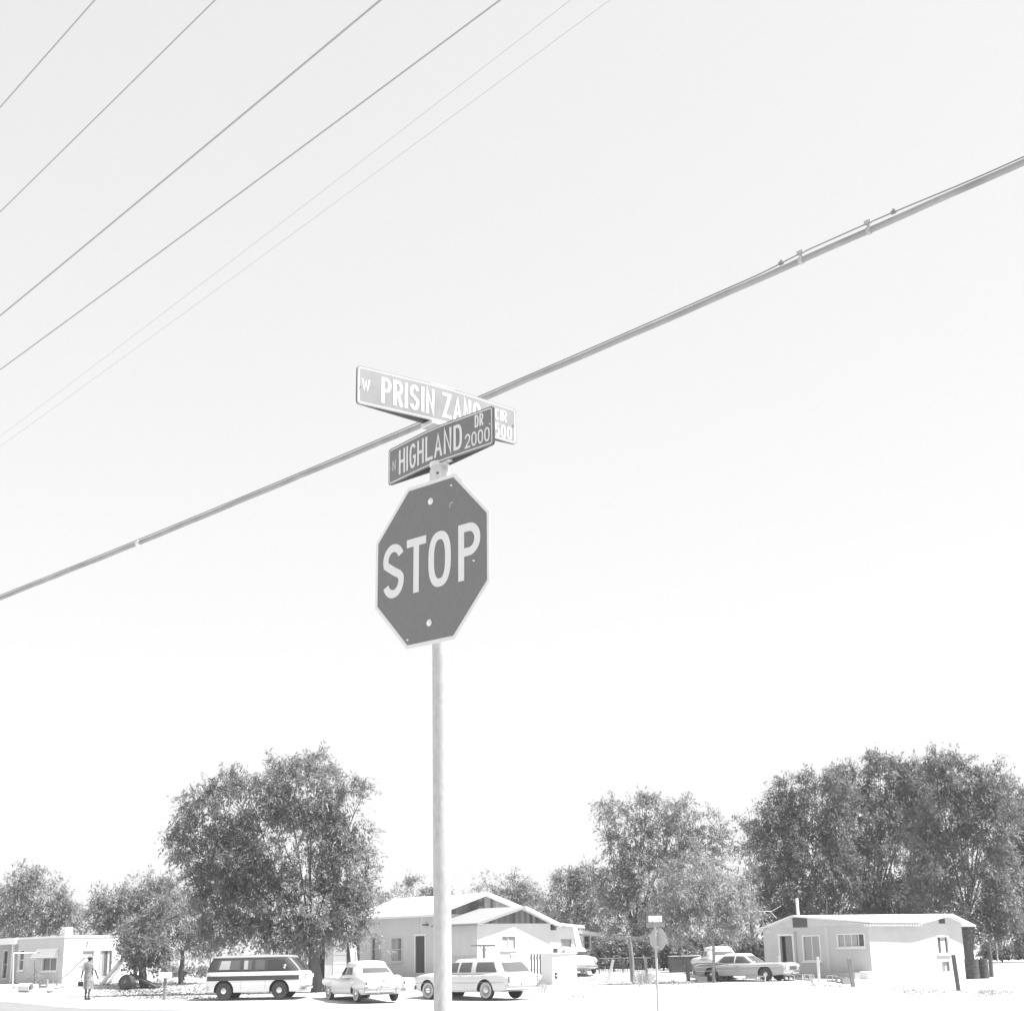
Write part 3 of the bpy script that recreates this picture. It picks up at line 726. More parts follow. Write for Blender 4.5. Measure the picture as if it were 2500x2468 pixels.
# sunlit end
sr = W2.sz(2352, 2310)[0]; s_m = W2.sz(2246, 2300)[0]; sg = W2.sz(2308, 2232)[0]; zg_ = W2.sz(2308, 2236)[1]
opw = [rect(W2, 2287, 2284, 2316, 2328), rect(W2, 2301, 2345, 2318, 2372)]
wall(rh, W2, .001, sr, bz - .5, zc_, opw, STUCCO_G)
window(rh, W2, opw[0], TRIM, DARK, 1, 1, True, .05, [(.38, .86)])
window(rh, W2, opw[1], TRIM_D, GLASS, 1, 1, False, .04, [(.4, .95)])
mb = MB(); pts = [(s_m, zc_ + .002), (sg, zg_), (sr, zc_ + .002)]
mb.hexa([W2.w(a_, z_, -.12) for a_, z_ in pts], [W2.w(a_, z_, 0) for a_, z_ in pts]); mb.build('gable', STUCCO_G, rh, True)
mb = MB(); v0 = W2.sz(2299, 2247); pbox(mb, W2, v0[0] - .22, v0[0] + .22, v0[1] - .13, v0[1] + .13, .002, .03); mb.build('vent', DARK, rh, True)
# roof
ra = W1.w(sl - .35, zl2 - .02, .3); rb_ = W1.w(pk_s, pk_z + .08, .3); rc_ = W1.w(.0, zc_ + .14, .3) + W2.n * .35; rd_ = W2.w(s_m - .1, zc_ + .12, .45)
re_ = W2.w(sg, zg_ + .10, .45); rf_ = W2.w(sr + .55, zc_ - .06, .45)
rk_ = W1.w(sl, zc_ + .05, .3) - W1.n * (sr * .95)
rm_ = rf_ + (ra - rc_) * .9; rm_.z = zc_
rv = [ra, rb_, rc_, rd_, re_, rf_, rm_]
MB().slab(rv, .08, [(1, 2, 3), (1, 3, 4), (4, 5, 6), (1, 4, 6), (0, 1, 6)]).build('roof', ROOF_W, rh, True)
# worn roofing patches and rafters ends
mb = MB(); rng = random.Random(3)
def on_roof(a_, b_):       # barycentric on (rb_, rd_, re_)
    return rb_ + (rd_ - rb_) * a_ + (re_ - rb_) * b_
for i in range(26):
    b_ = rng.uniform(.55, .93); a_ = rng.uniform(.02, 1 - b_); p = on_roof(a_, b_) + Vector((0, 0, .012)); w_ = rng.uniform(.15, .5)
    mb.add([p, p + W2.u * w_, p + W2.u * w_ * .9 - W2.n * .25 + Vector((0, 0, .03)), p - W2.n * .2 + Vector((0, 0, .025))], [(0, 1, 2, 3)])
tag(mb.build('torn_roofing', mat('roof_wear', .25, .9, .2, 4), rh, True), kind='stuff')
mb = MB(); z5 = zc_ - .03
for i in range(20): t_ = i / 20; p = rc_.lerp(rd_, t_) ; mb.bar(p - Vector((0, 0, .17)), p - Vector((0, 0, .17)) - W2.n * .4, .05, .09)
mb.build('rafters', TRIM, rh, True)
b1 = Plane(W1.w(sl, 0), 36.0); wall(rh, b1, .16, sr, bz - .5, zc_ - .05, [], STUCCO_G, name='rear_wall')
b2_ = Plane(W2.w(sr, 0), AL); wall(rh, b2_, sl, -.16, bz - .5, zc_ - .05, [], STUCCO_G, name='rear_wall')
p = at_y(1949, 2234, 77.5); p2 = at_y(1945, 2192, 77.5)
MB().tube([p - Vector((0, 0, .6)), p2], .075, 12).build('chimney_pipe', SIGNWHITE, rh, True, True)
p = at_y(2018, 2240, 78.5); p2 = at_y(2018, 2195, 78.5)
MB().tube([p - Vector((0, 0, .5)), p2], .012, 6).build('aerial_mast', STEELW, rh, True)
# TV aerial left of the house
p0 = at_y(1862, 2270, 80); a_ = thing('tv_aerial', 'thin metal television aerial on mast beside the right house gable', 'aerial', (p0.x, p0.y, .6))
mb = MB(); mb.tube([(p0.x, p0.y, .6), at_y(1862, 2222, 80)], .02, 6); mb.build('mast', STEELW, a_, True)
mb = MB(); mb.tube([at_y(1836, 2224, 80), at_y(1884, 2224, 80)], .02, 6); mb.tube([at_y(1880, 2226, 80.2), at_y(1906, 2211, 79.5)], .02, 6); mb.tube([at_y(1884, 2228, 80.2), at_y(1896, 2241, 79.5)], .02, 6)
mb.build('boom', CAST, a_, True)

# ------------------------------------------------------------------ left-hand house
cl = at_y(151, 2397, 83.0); lz = .62
lh = thing('house', 'flat roofed white and grey house at far left with a window awning', 'house', (cl.x, cl.y, lz))
K1 = Plane(cl, AL); K2 = Plane(cl, AR)
zt_ = K1.sz(151, 2288)[1]
s45 = K1.sz(43, 2340)[0]
opk = [rect(K1, 47, 2318, 60, 2368), rect(K1, 103, 2336, 140, 2370)]
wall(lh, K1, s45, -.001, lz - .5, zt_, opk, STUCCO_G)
window(lh, K1, opk[0], TRIM, GLASS, 1, 2, True, .04)
aw_f = window(lh, K1, opk[1], TRIM, GLASS, 2, 1, True, .05)
a0_, a1_ = K1.sz(90, 2325)[0], K1.sz(142, 2325)[0]; t0, t1 = K1.sz(116, 2315)[1], K1.sz(116, 2337)[1]
mb = MB(); mb.hexa([K1.w(a0_, t0 - .03, .002), K1.w(a1_, t0 - .03, .002), K1.w(a1_ + .1, t1, .34), K1.w(a0_ - .1, t1, .34)], [K1.w(a0_, t0, .002), K1.w(a1_, t0, .002), K1.w(a1_ + .1, t1 + .03, .34), K1.w(a0_ - .1, t1 + .03, .34)])
for s_ in (a0_ + .0, a1_ - .02): mb.hexa([K1.w(s_, t1, .004), K1.w(s_ + .02, t1, .004), K1.w(s_ + .02, t1, .31), K1.w(s_, t1, .31)], [K1.w(s_, t0 - .06, .004), K1.w(s_ + .02, t0 - .06, .004), K1.w(s_ + .02, t1 + .01, .31), K1.w(s_, t1 + .01, .31)])
mb.build('awning', mat('awning_white', .82, .6), lh, True)
# porch at the far left: recessed wall, door, flat roof
K3 = Plane(K1.w(s45, 0, -1.4), AL); sp0 = K3.sz(-160, 2340)[0]
opp = [rect(K3, 7, 2318, 20, 2390), rect(K3, -40, 2320, -8, 2365)]
wall(lh, K3, sp0, -.001, lz - .5, zt_ - .02, opp, STUCCO_G, name='porch_wall')
window(lh, K3, opp[0], TRIM, GLASS_D, 1, 2, False, .07, name='screen_door')
window(lh, K3, opp[1], TRIM, GLASS_D, 2, 1, True, .05)
zr_ = K1.sz(20, 2305)[1]; zr2 = K1.sz(20, 2290)[1]
mb = MB(); q0, q1 = K1.sz(-160, 2300)[0], s45 - .01
pbox(mb, K1, q0, q1, zr_, zr2, -1.4, .25); mb.build('porch_roof', ROOF_W, lh, True)
for px_ in (31, -30):
    s_ = K1.sz(px_, 2350)[0]; mb = MB(); pbox(mb, K1, s_ - .05, s_ + .05, lz - .3, zr_ - .001, -.02, .08); mb.build('porch_post', TRIM, lh, True)
srl = K2.sz(338, 2340)[0]
opl = [rect(K2, 199, 2318, 231, 2352), rect(K2, 243, 2318, 273, 2384)]
wall(lh, K2, .001, srl, lz - .5, zt_, opl, STUCCO_W)
window(lh, K2, opl[0], TRIM, GLASS, 1, 2, True, .05, [(0, 1)])
s0_, s1_, z0_, z1_ = opl[1]
f_ = window(lh, K2, opl[1], TRIM_D, GLASS, 3, 1, False, .05, [(0.05, .3), (.7, .95)], name='patio_door')
mb = MB()
for a_, b_ in ((K2.sz(215, 2295), K2.sz(211, 2310)), (K2.sz(287, 2293), K2.sz(283, 2316)), (K2.sz(280, 2300), K2.sz(277, 2312))): mb.bar(K2.w(a_[0], a_[1], .03), K2.w(b_[0], b_[1], .03), .04)
mb.build('downpipe', WOOD, lh, True)
r1 = K1.w(s45, zt_ + .001, .05); r2 = K1.w(.0, zt_ + .001, .05) + K2.n * .05; r3 = K2.w(srl, zt_ + .001, .05); r4 = r1 + (r3 - r2)
MB().slab([r_ + Vector((0, 0, .1)) for r_ in (r1, r2, r3, r4)], .1).build('roof', ROOF_W, lh, True)
kb = Plane(K1.w(s45, 0), AR); wall(lh, kb, .16, srl, lz - .5, zt_, [], STUCCO_G, name='rear_wall')
kc = Plane(K2.w(srl, 0), AL); wall(lh, kc, s45, -.16, lz - .5, zt_, [], STUCCO_W, name='rear_wall')
# evaporative cooler on the roof
p = at_y(163, 2286, 85.5); ec = thing('rooftop_cooler', 'white slatted box cooler on the roof of the left house', 'air cooler', (p.x, p.y, zt_ + .1), R(AL))
ec.scale = (.5, .5, .72)
MB().box(-.42, .42, -.4, .4, .0, .62).build('cabinet', mat('cooler_inner', .3, .8), ec)
mb = MB()
for i in range(7): x = -.44 + i * .14; mb.box(x, x + .05, -.44, -.402, .02, .64); mb.box(x, x + .05, .402, .44, .02, .64)
mb.box(-.46, .46, -.46, .46, .62, .68); mb.build('louvre', TRIM, ec)
for px_, py_, q in ((214, 2272, 0), (115, 2268, 0)):
    p = at_y(px_, 2288, 86); a_ = at_y(px_, py_, 86)
    o = MB().tube([(p.x, p.y, zt_ + .1), a_], .015, 6).build('vent_pipe', STEELW)
    tag(o, 'thin upright roof pipe to the right of the slatted cooler' if px_ > 200 else 'thin upright roof pipe left of the slatted cooler', 'pipe')
a_ = at_y(262, 2287, 86); b_ = at_y(284, 2273, 86)
tag(MB().bar(Vector((a_.x, a_.y, zt_ + .11)), b_, .06).build('board', WOOD_L), 'pale board tilted up on the left house roof under the tree', 'board')

# white low building glimpsed behind the trees
c5 = at_y(400, 2385, 88); gl = thing('garden_wall', 'long low sunlit white wall behind the tree trunks left of the van', 'wall', (c5.x, c5.y, .6))
V5 = Plane(c5, 6.0); mb = MB(); zz0 = V5.sz(450, 2332)[1]
pbox(mb, V5, 0, V5.sz(535, 2350)[0], .2, zz0, -.2, 0); mb.build('wall', STUCCO_W, gl, True)
mb = MB(); pbox(mb, V5, -.05, V5.sz(535, 2350)[0] + .05, zz0 + .001, zz0 + .07, -.25, .05); mb.build('coping', TRIM, gl, True)

# shed behind the big tree trunk
c6 = at_y(756, 2386, 79); sd_ = thing('shed', 'board shed with grey and white door panels behind the big tree trunk', 'shed', (c6.x, c6.y, .55))
V6 = Plane(c6, 8.0)
def vpanel(x0, y0, x1, y1, o0, o1, name, mt):
    r_ = rect(V6, x0, y0, x1, y1); mb = MB(); pbox(mb, V6, r_[0], r_[1], r_[2], r_[3], o0, o1); mb.build(name, mt, sd_, True)
vpanel(716, 2290, 760, 2346, -.1, 0, 'panel', STUCCO_G); vpanel(728, 2347, 762, 2352, .0, .06, 'shelf', TRIM)
vpanel(716, 2353, 760, 2390, -.1, -.02, 'panel', WOOD)
vpanel(760, 2290, 794, 2392, -1.3, -1.2, 'doorway', DARK)
vpanel(794, 2290, 814, 2390, -.1, 0, 'panel', WOOD_L); vpanel(814.5, 2290, 846, 2390, -.08, .03, 'door', TRIM)
vpanel(847, 2290, 880, 2392, -1.2, -1.1, 'doorway', DARK)
r_ = rect(V6, 712, 2284, 884, 2290); mb = MB(); pbox(mb, V6, r_[0], r_[1], r_[2] + .002, r_[3] + .05, -2.5, .3); mb.build('roof', ROOF_G, sd_, True)
mb = MB()
for y_ in (2310, 2331, 2352, 2372): rr_ = rect(V6, 815, y_, 846, y_ + 1.2); pbox(mb, V6, rr_[0], rr_[1], rr_[2], rr_[3], .03, .04)
mb.build('door_batten', TRIM_D, sd_, True)
a = ground(872, 2392); pnl = MB()
q = [at_y(851, 2297, 77.6), at_y(868, 2308, 77.4), at_y(875, 2385, 76.6), at_y(861, 2385, 76.8)]
pnl.hexa(q, [v + Vector((.02, .05, 0)) for v in q])
tag(pnl.build('leaning_sheet', SIGNWHITE), 'narrow white sheet leaning against the shed left of the middle house', 'panel')

# ------------------------------------------------------------------ trees
def leaf_mesh(name, pts, dirs, ln, wd, mt, parent, rng, nrms=None):
    n = len(pts)
    if n == 0: return
    d = dirs / np.linalg.norm(dirs, axis=1)[:, None]
    rnd = rng.normal(size=(n, 3)) if nrms is None else nrms + rng.normal(size=(n, 3)) * .28; side = np.cross(d, rnd); side /= np.linalg.norm(side, axis=1)[:, None] + 1e-9
    L = ln * rng.uniform(.6, 1.35, n)[:, None]; W = wd * rng.uniform(.6, 1.3, n)[:, None]
    v = np.empty((n, 4, 3)); v[:, 0] = pts - d * L / 2; v[:, 1] = pts + side * W / 2; v[:, 2] = pts + d * L / 2; v[:, 3] = pts - side * W / 2
    v = v.reshape(-1, 3)
    loc = np.array(parent.location); v = v - loc
    me = bpy.data.meshes.new(name); me.vertices.add(4 * n); me.vertices.foreach_set('co', v.astype(np.float32).ravel())
    me.loops.add(4 * n); me.loops.foreach_set('vertex_index', np.arange(4 * n, dtype=np.int32))
    me.polygons.add(n); me.polygons.foreach_set('loop_start', np.arange(0, 4 * n, 4, dtype=np.int32)); me.polygons.foreach_set('loop_total', np.full(n, 4, dtype=np.int32))
    me.update(calc_edges=True); me.materials.append(mt)
    o = bpy.data.objects.new(name, me); COL.objects.link(o); o.parent = parent; return o
NL = 0
def tree(label, Y, blobs, base_px, mt, seed, dens=1.0, bark=BARK, tr=.25, clump=.55, leaf=(.26, .075), droop=.5, group=None, name='tree', stems=None, cat='tree', trunk_top=None, zbase=None):
    rng = np.random.default_rng(seed); k = mpp(Y)
    bp = base_px; g0 = at_y(bp[0], bp[1], Y); gz = zg(g0.x, Y) if zbase is None else zbase
    rt = thing(name, label, cat, (g0.x, Y, gz), 0, group)
    P = []; D = []; NR = []; cents = []
    for b in blobs:
        bx, by, rx, ry = b[:4]; sp_d = b[4] if len(b) > 4 else 1.0
        c = at_y(bx, by, Y); rx_, rz_ = rx * k, ry * k * .96; ry_ = .75 * (rx_ + rz_) / 2
        dy = rng.uniform(-.35, .35) * ry_; c = np.array((c.x, c.y + dy, c.z)); cents.append((c, rx_, rz_))
        area = rx_ * rz_ * math.pi; nc = max(6, int(area * 13.5 * sp_d * dens / (clump / .55) ** 1.3))
        for _ in range(nc):
            v = rng.normal(size=3); v /= np.linalg.norm(v); rr = rng.uniform(.25, 1.0) ** .45 * rng.uniform(.92, 1.1)
            if rng.uniform() < .07: rr *= rng.uniform(1.05, 1.28)
            cc = c + v * np.array((rx_, ry_, rz_)) * rr
            if cat != 'bush' and mnoise.noise(Vector(cc) * .55) < -.24 and rng.uniform() < .8: continue
            m_ = int(rng.uniform(40, 85) * (clump / .55))
            # a spray: leaves strung along two or three drooping twigs
            out = v * np.array((1, 1, .5)) + rng.normal(size=3) * .5; out /= np.linalg.norm(out)
            for tw in range(3):
                o2 = out + rng.normal(size=3) * .55; o2 /= np.linalg.norm(o2); o2[2] -= droop * rng.uniform(0, 1)
                t_ = rng.uniform(-.5, 1, m_ // 3)[:, None] * clump * rng.uniform(.9, 2.0)
                p = cc + o2 * t_ + rng.normal(size=(m_ // 3, 3)) * clump * .15
                p[:, 2] -= droop * .35 * np.clip(t_[:, 0], 0, 9) ** 2
                d = o2 + rng.normal(size=(m_ // 3, 3)) * .42; d[:, 2] -= droop * .5
                P.append(p); D.append(d); nv = out * .7 + np.array((0, 0, .75)) + rng.normal(size=3) * .35; NR.append(np.repeat((nv / np.linalg.norm(nv))[None], len(p), 0))
    P = np.concatenate(P); D = np.concatenate(D); NR = np.concatenate(NR)
    ok = P[:, 2] > gz + .15; P = P[ok]; D = D[ok]; NR = NR[ok]
    global NL; NL += len(P)
    leaf_mesh('crown', P, D, leaf[0] * .80, leaf[1] * .80, mt, rt, rng, NR)
    # trunk and limbs
    mb = MB(); rr = random.Random(seed)
    zs_ = [c[0][2] for c in cents]; mid = min(zs_) ; top = Vector((g0.x, Y, gz))
    fork = Vector(at_y(trunk_top[0], trunk_top[1], Y)) if trunk_top else Vector((g0.x + rr.uniform(-.2, .2), Y, gz + max(1.2, (mid - gz) * .8)))
    n_ = 6; base = Vector((g0.x, Y, gz - .1))
    pts = [base.lerp(fork, i / n_) + Vector((rr.uniform(-.05, .05), rr.uniform(-.05, .05), 0)) * (i > 0) for i in range(n_ + 1)]
    mb.tube(pts, [tr * (1.35 if i == 0 else 1 - .25 * i / n_) for i in range(n_ + 1)], 10)
    mb.build('trunk', bark, rt, True, True)
    mb = MB()
    for c, rx_, rz_ in cents:
        c = Vector(c); m1 = fork.lerp(c, .5) + Vector((rr.uniform(-.3, .3), rr.uniform(-.3, .3), rr.uniform(.0, .5)))
        r0 = tr * .17
        mb.tube([fork - Vector((0, 0, .15)), m1, c, c + Vector((rr.uniform(-1, 1) * rx_ * .5, 0, rz_ * .6))], [r0, r0 * .6, r0 * .3, .02], 6)
        for q in range(2):
            e_ = c + Vector((rr.uniform(-1, 1) * rx_, rr.uniform(-1, 1) * rx_ * .7, rr.uniform(-.3, .9) * rz_)) * .85
            mb.tube([m1.lerp(c, .6), m1.lerp(e_, .6) + Vector((0, 0, .2)), e_], [r0 * .35, r0 * .2, .012], 5)
    mb.build('limbs', bark, rt, True, True)
    return rt

tree('tall feathery elm towering over the van, tallest tree on the left', 68.5,
     [(740, 1935, 110, 85), (610, 1960, 95, 75), (505, 1985, 75, 75), (845, 1985, 60, 95), (690, 2060, 170, 110), (475, 2085, 55, 75), (560, 2110, 110, 80), (845, 2120, 75, 100),
      (600, 2210, 120, 80), (740, 2215, 130, 80), (870, 2220, 50, 70), (520, 2180, 70, 70), (430, 2050, 28, 38), (690, 1865, 40, 34, .8), (780, 1865, 45, 34, .7), (640, 2290, 130, 42), (790, 2290, 90, 38),
      (885, 2285, 38, 35, .7), (560, 1905, 40, 30, .8), (890, 1930, 25, 30, .6), (545, 2270, 80, 45)],
     (778, 2388), L_NEAR, 11, tr=.30, trunk_top=(760, 2290), clump=.5)
tree('shorter tree with thin bare trunk left of the van', 78,
     [(430, 2225, 65, 45), (380, 2260, 70, 45), (470, 2275, 60, 45), (330, 2275, 45, 35), (420, 2300, 60, 25), (490, 2310, 45, 25)], (441, 2388), L_NEAR, 12, tr=.13, trunk_top=(446, 2320), clump=.5)
tree('low tree drooping in front of the right end of the white left house', 76.5,
     [(340, 2315, 45, 35), (375, 2325, 40, 40), (315, 2295, 30, 22), (395, 2350, 22, 28, .6), (350, 2345, 40, 22)], (352, 2390), L_DARK, 13, tr=.22, clump=.4)
tree('rounded grey-green tree behind the roof of the left house', 97,
     [(285, 2210, 60, 55), (350, 2190, 60, 55), (235, 2235, 32, 50), (410, 2175, 50, 40), (300, 2260, 90, 40)], (300, 2395), L_NEAR, 14, tr=.25, clump=.75, leaf=(.3, .1), dens=.8)
tree('tree with two sprouting tops behind the porch at far left', 100,
     [(55, 2135, 32, 32, .7), (95, 2125, 18, 24, .6), (25, 2215, 60, 60), (115, 2205, 65, 55), (165, 2245, 42, 50), (60, 2260, 90, 45), (60, 2175, 40, 40)], (60, 2390), L_FAR, 15, tr=.25, clump=.75, leaf=(.3, .1), dens=.8)
tree('distant tree at the left edge of the picture behind the porch', 104,
     [(-60, 2200, 60, 60), (-120, 2230, 60, 60), (-30, 2260, 60, 40)], (-70, 2390), L_FAR, 16, tr=.25, clump=.75, leaf=(.3, .1), dens=.7)
tree('distant small treetop showing over the roof left of the pole', 125,
     [(965, 2183, 28, 22, .8), (1005, 2190, 34, 20), (925, 2205, 40, 25), (1000, 2150, 5, 14, .5)], (970, 2360), L_FAR, 17, tr=.25, clump=.8, leaf=(.34, .12), dens=.8, zbase=.65)
tree('distant dark treetop just right of the sign pole above the roof', 122,
     [(1085, 2178, 26, 24), (1050, 2190, 34, 20), (1110, 2195, 20, 14)], (1080, 2360), L_DARK, 18, tr=.25, clump=.8, leaf=(.34, .12), dens=.8, zbase=.65)
tree('wispy pale tree behind the peak of the rear gable', 108,
     [(1195, 2165, 42, 28, .6), (1245, 2165, 45, 32, .7), (1280, 2190, 50, 40), (1220, 2205, 60, 30), (1320, 2215, 40, 36)], (1250, 2370), L_FAR, 19, tr=.22, clump=.75, leaf=(.3, .1), dens=.75, zbase=.65)
tree('mid height tree behind the lean-to of the middle house', 98,
     [(1385, 2165, 40, 50), (1430, 2135, 38, 36), (1395, 2240, 55, 55), (1460, 2190, 45, 60), (1455, 2260, 50, 55), (1350, 2260, 30, 45), (1440, 2320, 45, 30)], (1410, 2370), L_NEAR, 20, tr=.25, clump=.7, leaf=(.3, .09), dens=.85)
tree('tall ragged tree behind the clothesline post and far stop sign', 90,
     [(1500, 1985, 45, 42), (1475, 2010, 30, 30, .6), (1580, 1975, 40, 38, .8), (1660, 1980, 55, 42), (1540, 2060, 60, 55), (1630, 2060, 80, 60), (1735, 2020, 50, 50, .7), (1500, 2150, 60, 60), (1590, 2160, 80, 70), (1700, 2110, 80, 70, .8), (1530, 2240, 70, 60), (1620, 2250, 70, 60), (1570, 1945, 20, 16, .5)],
     (1560, 2375), L_FAR, 21, tr=.32, clump=.6, leaf=(.28, .085), dens=.8)
tree('pale spreading willow-like tree with thin trunk before the parked cars', 71.5,
     [(1690, 2130, 80, 60, .8), (1640, 2200, 90, 55), (1750, 2190, 90, 60), (1700, 2255, 105, 45), (1800, 2200, 60, 55, .8), (1605, 2235, 50, 30, .8), (1810, 2245, 45, 28, .8), (1660, 2270, 60, 26, .8), (1760, 2262, 60, 22, .8)],
     (1745, 2389), L_PALE, 22, tr=.085, bark=BARK_L, trunk_top=(1738, 2290), clump=.45, leaf=(.24, .05), droop=.7, dens=.95)
tree('sparse tree filling the gap between the willow and the big right trees', 94,
     [(1830, 1990, 36, 36, .5), (1860, 2050, 40, 50, .6), (1820, 2100, 45, 60, .6), (1850, 2170, 45, 60)], (1840, 2370), L_FAR, 23, tr=.2, clump=.6, leaf=(.28, .085), dens=.75)
tree('big dense dark tree left of centre behind the right house roof', 88,
     [(1935, 1930, 50, 45), (1905, 1990, 50, 50), (1985, 1985, 70, 80), (1900, 2080, 55, 70), (1985, 2100, 90, 90), (1910, 2180, 70, 60), (2000, 2200, 80, 55), (1900, 2260, 50, 45), (1880, 2320, 50, 40), (1960, 1895, 30, 22, .7), (2030, 2010, 50, 70), (2025, 1925, 45, 42), (2040, 2120, 60, 70), (1870, 2030, 40, 60, .7), (1940, 2240, 70, 40)],
     (1960, 2370), L_DARK, 24, tr=.4, clump=.6, leaf=(.28, .09), dens=1.05)
tree('highest dense tree rising behind the middle of the right house', 90,
     [(2085, 1920, 60, 55), (2170, 1890, 60, 48), (2150, 1860, 40, 28, .7), (2110, 2010, 85, 80), (2200, 1990, 85, 80), (2150, 2120, 110, 90), (2240, 2100, 70, 80), (2080, 2190, 90, 55), (2190, 2200, 90, 50), (2060, 1885, 26, 24, .6), (2240, 1900, 50, 50), (2235, 1960, 50, 55), (2040, 1950, 45, 55), (2255, 2190, 60, 60), (2150, 2240, 120, 30)],
     (2140, 2370), L_DARK, 25, tr=.4, clump=.6, leaf=(.28, .09), dens=1.0)
tree('wide dense tree overhanging the right end gable and dark oil drums', 84,
     [(2320, 1900, 60, 50), (2340, 1862, 22, 26, .7), (2280, 1920, 45, 50, .8), (2390, 1930, 55, 55), (2310, 2000, 85, 75), (2410, 2020, 70, 75), (2300, 2110, 90, 75), (2400, 2120, 80, 80), (2370, 2210, 70, 60), (2280, 2190, 70, 40), (2440, 2210, 60, 70), (2400, 2275, 50, 35), (2350, 1945, 60, 60), (2290, 1860, 40, 34, .8), (2425, 1895, 40, 36, .7), (2450, 1960, 45, 50, .8), (2270, 2040, 50, 70)],
     (2366, 2372), L_DARK, 26, tr=.36, clump=.55, trunk_top=(2362, 2240), leaf=(.27, .085))
tree('dense tree at the right edge of the picture beyond the drums', 88,
     [(2470, 1950, 50, 50), (2520, 2010, 60, 80), (2490, 2110, 60, 90), (2560, 2120, 60, 90), (2480, 2230, 60, 60), (2540, 2250, 60, 60), (2500, 2300, 50, 28, .8)], (2520, 2370), L_DARK, 27, tr=.3, clump=.6, leaf=(.28, .09))
# understory bushes
for i, (lab, Y, bl_, b0) in enumerate((
    ('dark bush filling the shade behind the leaning pale fence post', 84, [(1490, 2330, 45, 40), (1545, 2335, 42, 36)], (1500, 2375)),
    ('dark bush behind the far stop sign pole', 84, [(1600, 2330, 50, 42), (1655, 2335, 42, 36)], (1620, 2375)),
    ('dark bush behind the white roofed parked car', 86, [(1700, 2325, 50, 42), (1760, 2322, 55, 40), (1815, 2325, 40, 42)], (1760, 2372)),
    ('dark bush between the front car hood and the right house', 84, [(1840, 2320, 34, 36), (1870, 2335, 20, 28)], (1850, 2375)),
    ('low dark bush beyond the oil drums at right edge', 92, [(2430, 2325, 40, 22), (2490, 2330, 50, 22)], (2450, 2365)),
    ('low scrub under the tree trunks beside the white garden wall', 86, [(420, 2368, 28, 10), (480, 2372, 40, 9)], (450, 2388)))):
    tree(lab, Y, bl_, b0, L_DARK if i < 5 else L_FAR, 40 + i, tr=.05, clump=.4, name='bush', cat='bush', dens=1.9, leaf=(.26, .12))
# dry grass and weeds
def tufts(name, spots, seed, mt, label):
    rng = np.random.default_rng(seed); P = []; D = []; rt = None
    for (x, y, w_, h_, n_, hh) in spots:
        for _ in range(n_):
            g = ground(x + rng.normal() * w_ * .5, y + rng.normal() * h_ * .5)
            for _ in range(5):
                q = np.array((g.x, g.y, g.z)) + rng.normal(size=3) * np.array((.06, .06, 0)); l = hh * rng.uniform(.4, 1.1); d = np.array((rng.normal() * .45, rng.normal() * .45, 1.)); d /= np.linalg.norm(d)
                P.append(q + d * l / 2); D.append(d * l)
    P = np.array(P); D = np.array(D); n = len(P); s_ = rng.normal(size=(n, 3)); s_[:, 2] = 0; s_ /= np.linalg.norm(s_, axis=1)[:, None]
    v = np.empty((n, 3, 3)); v[:, 0] = P - D / 2 - s_ * .012; v[:, 1] = P - D / 2 + s_ * .012; v[:, 2] = P + D / 2
    mb = MB(); mb.v = [Vector(a) for a in v.reshape(-1, 3)]; mb.f = [(3 * i, 3 * i + 1, 3 * i + 2) for i in range(n)]; mb.mi = [0] * n
    tag(mb.build(name, mt), label, 'grass', kind='stuff')
tufts('dry_grass', [(1575, 2385, 40, 14, 90, .35), (1570, 2396, 22, 10, 70, .5), (1640, 2402, 60, 6, 60, .16), (2260, 2420, 80, 9, 110, .10), (2420, 2424, 70, 10, 130, .11), (1510, 2400, 60, 8, 40, .12), (1325, 2400, 10, 20, 60, .35),
                    (1985, 2395, 6, 14, 14, .45), (2215, 2377, 60, 3, 60, .18), (1420, 2433, 40, 4, 20, .12), (1440, 2390, 60, 12, 100, .12), (220, 2396, 160, 10, 220, .25), (300, 2390, 60, 10, 80, .2), (60, 2395, 60, 8, 80, .2), (450, 2400, 160, 12, 160, .14), (2030, 2405, 60, 8, 30, .14), (1396, 2440, 4, 4, 5, .3), (1850, 2392, 60, 6, 30, .2)],
      5, mat('dry_grass', .34, .9), 'sparse dry weeds on the pale dirt')

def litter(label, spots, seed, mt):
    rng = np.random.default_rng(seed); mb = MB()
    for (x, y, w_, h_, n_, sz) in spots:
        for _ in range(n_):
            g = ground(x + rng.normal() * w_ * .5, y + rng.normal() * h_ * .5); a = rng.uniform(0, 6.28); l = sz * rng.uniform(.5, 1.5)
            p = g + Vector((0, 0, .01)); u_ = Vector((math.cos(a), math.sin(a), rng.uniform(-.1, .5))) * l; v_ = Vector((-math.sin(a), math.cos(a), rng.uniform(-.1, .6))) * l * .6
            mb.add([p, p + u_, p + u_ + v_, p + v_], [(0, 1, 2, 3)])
    tag(mb.build('litter_and_shade', mt), label, 'leaf litter', kind='stuff')
litter('dark leaf litter and twigs along the yards, laid dark to deepen the shadow below the trees', [(370, 2424, 150, 14, 2600, .06), (560, 2415, 140, 18, 1200, .06), (330, 2404, 100, 14, 900, .06), (460, 2436, 130, 5, 600, .05), (640, 2400, 100, 10, 500, .06), (160, 2400, 120, 8, 500, .05), (1600, 2400, 200, 8, 500, .05), (2200, 2420, 160, 12, 260, .05), (1250, 2450, 300, 8, 160, .04)], 3, mat('litter', .14, .95))  # debris, its dark colour also standing in for the tree shadow
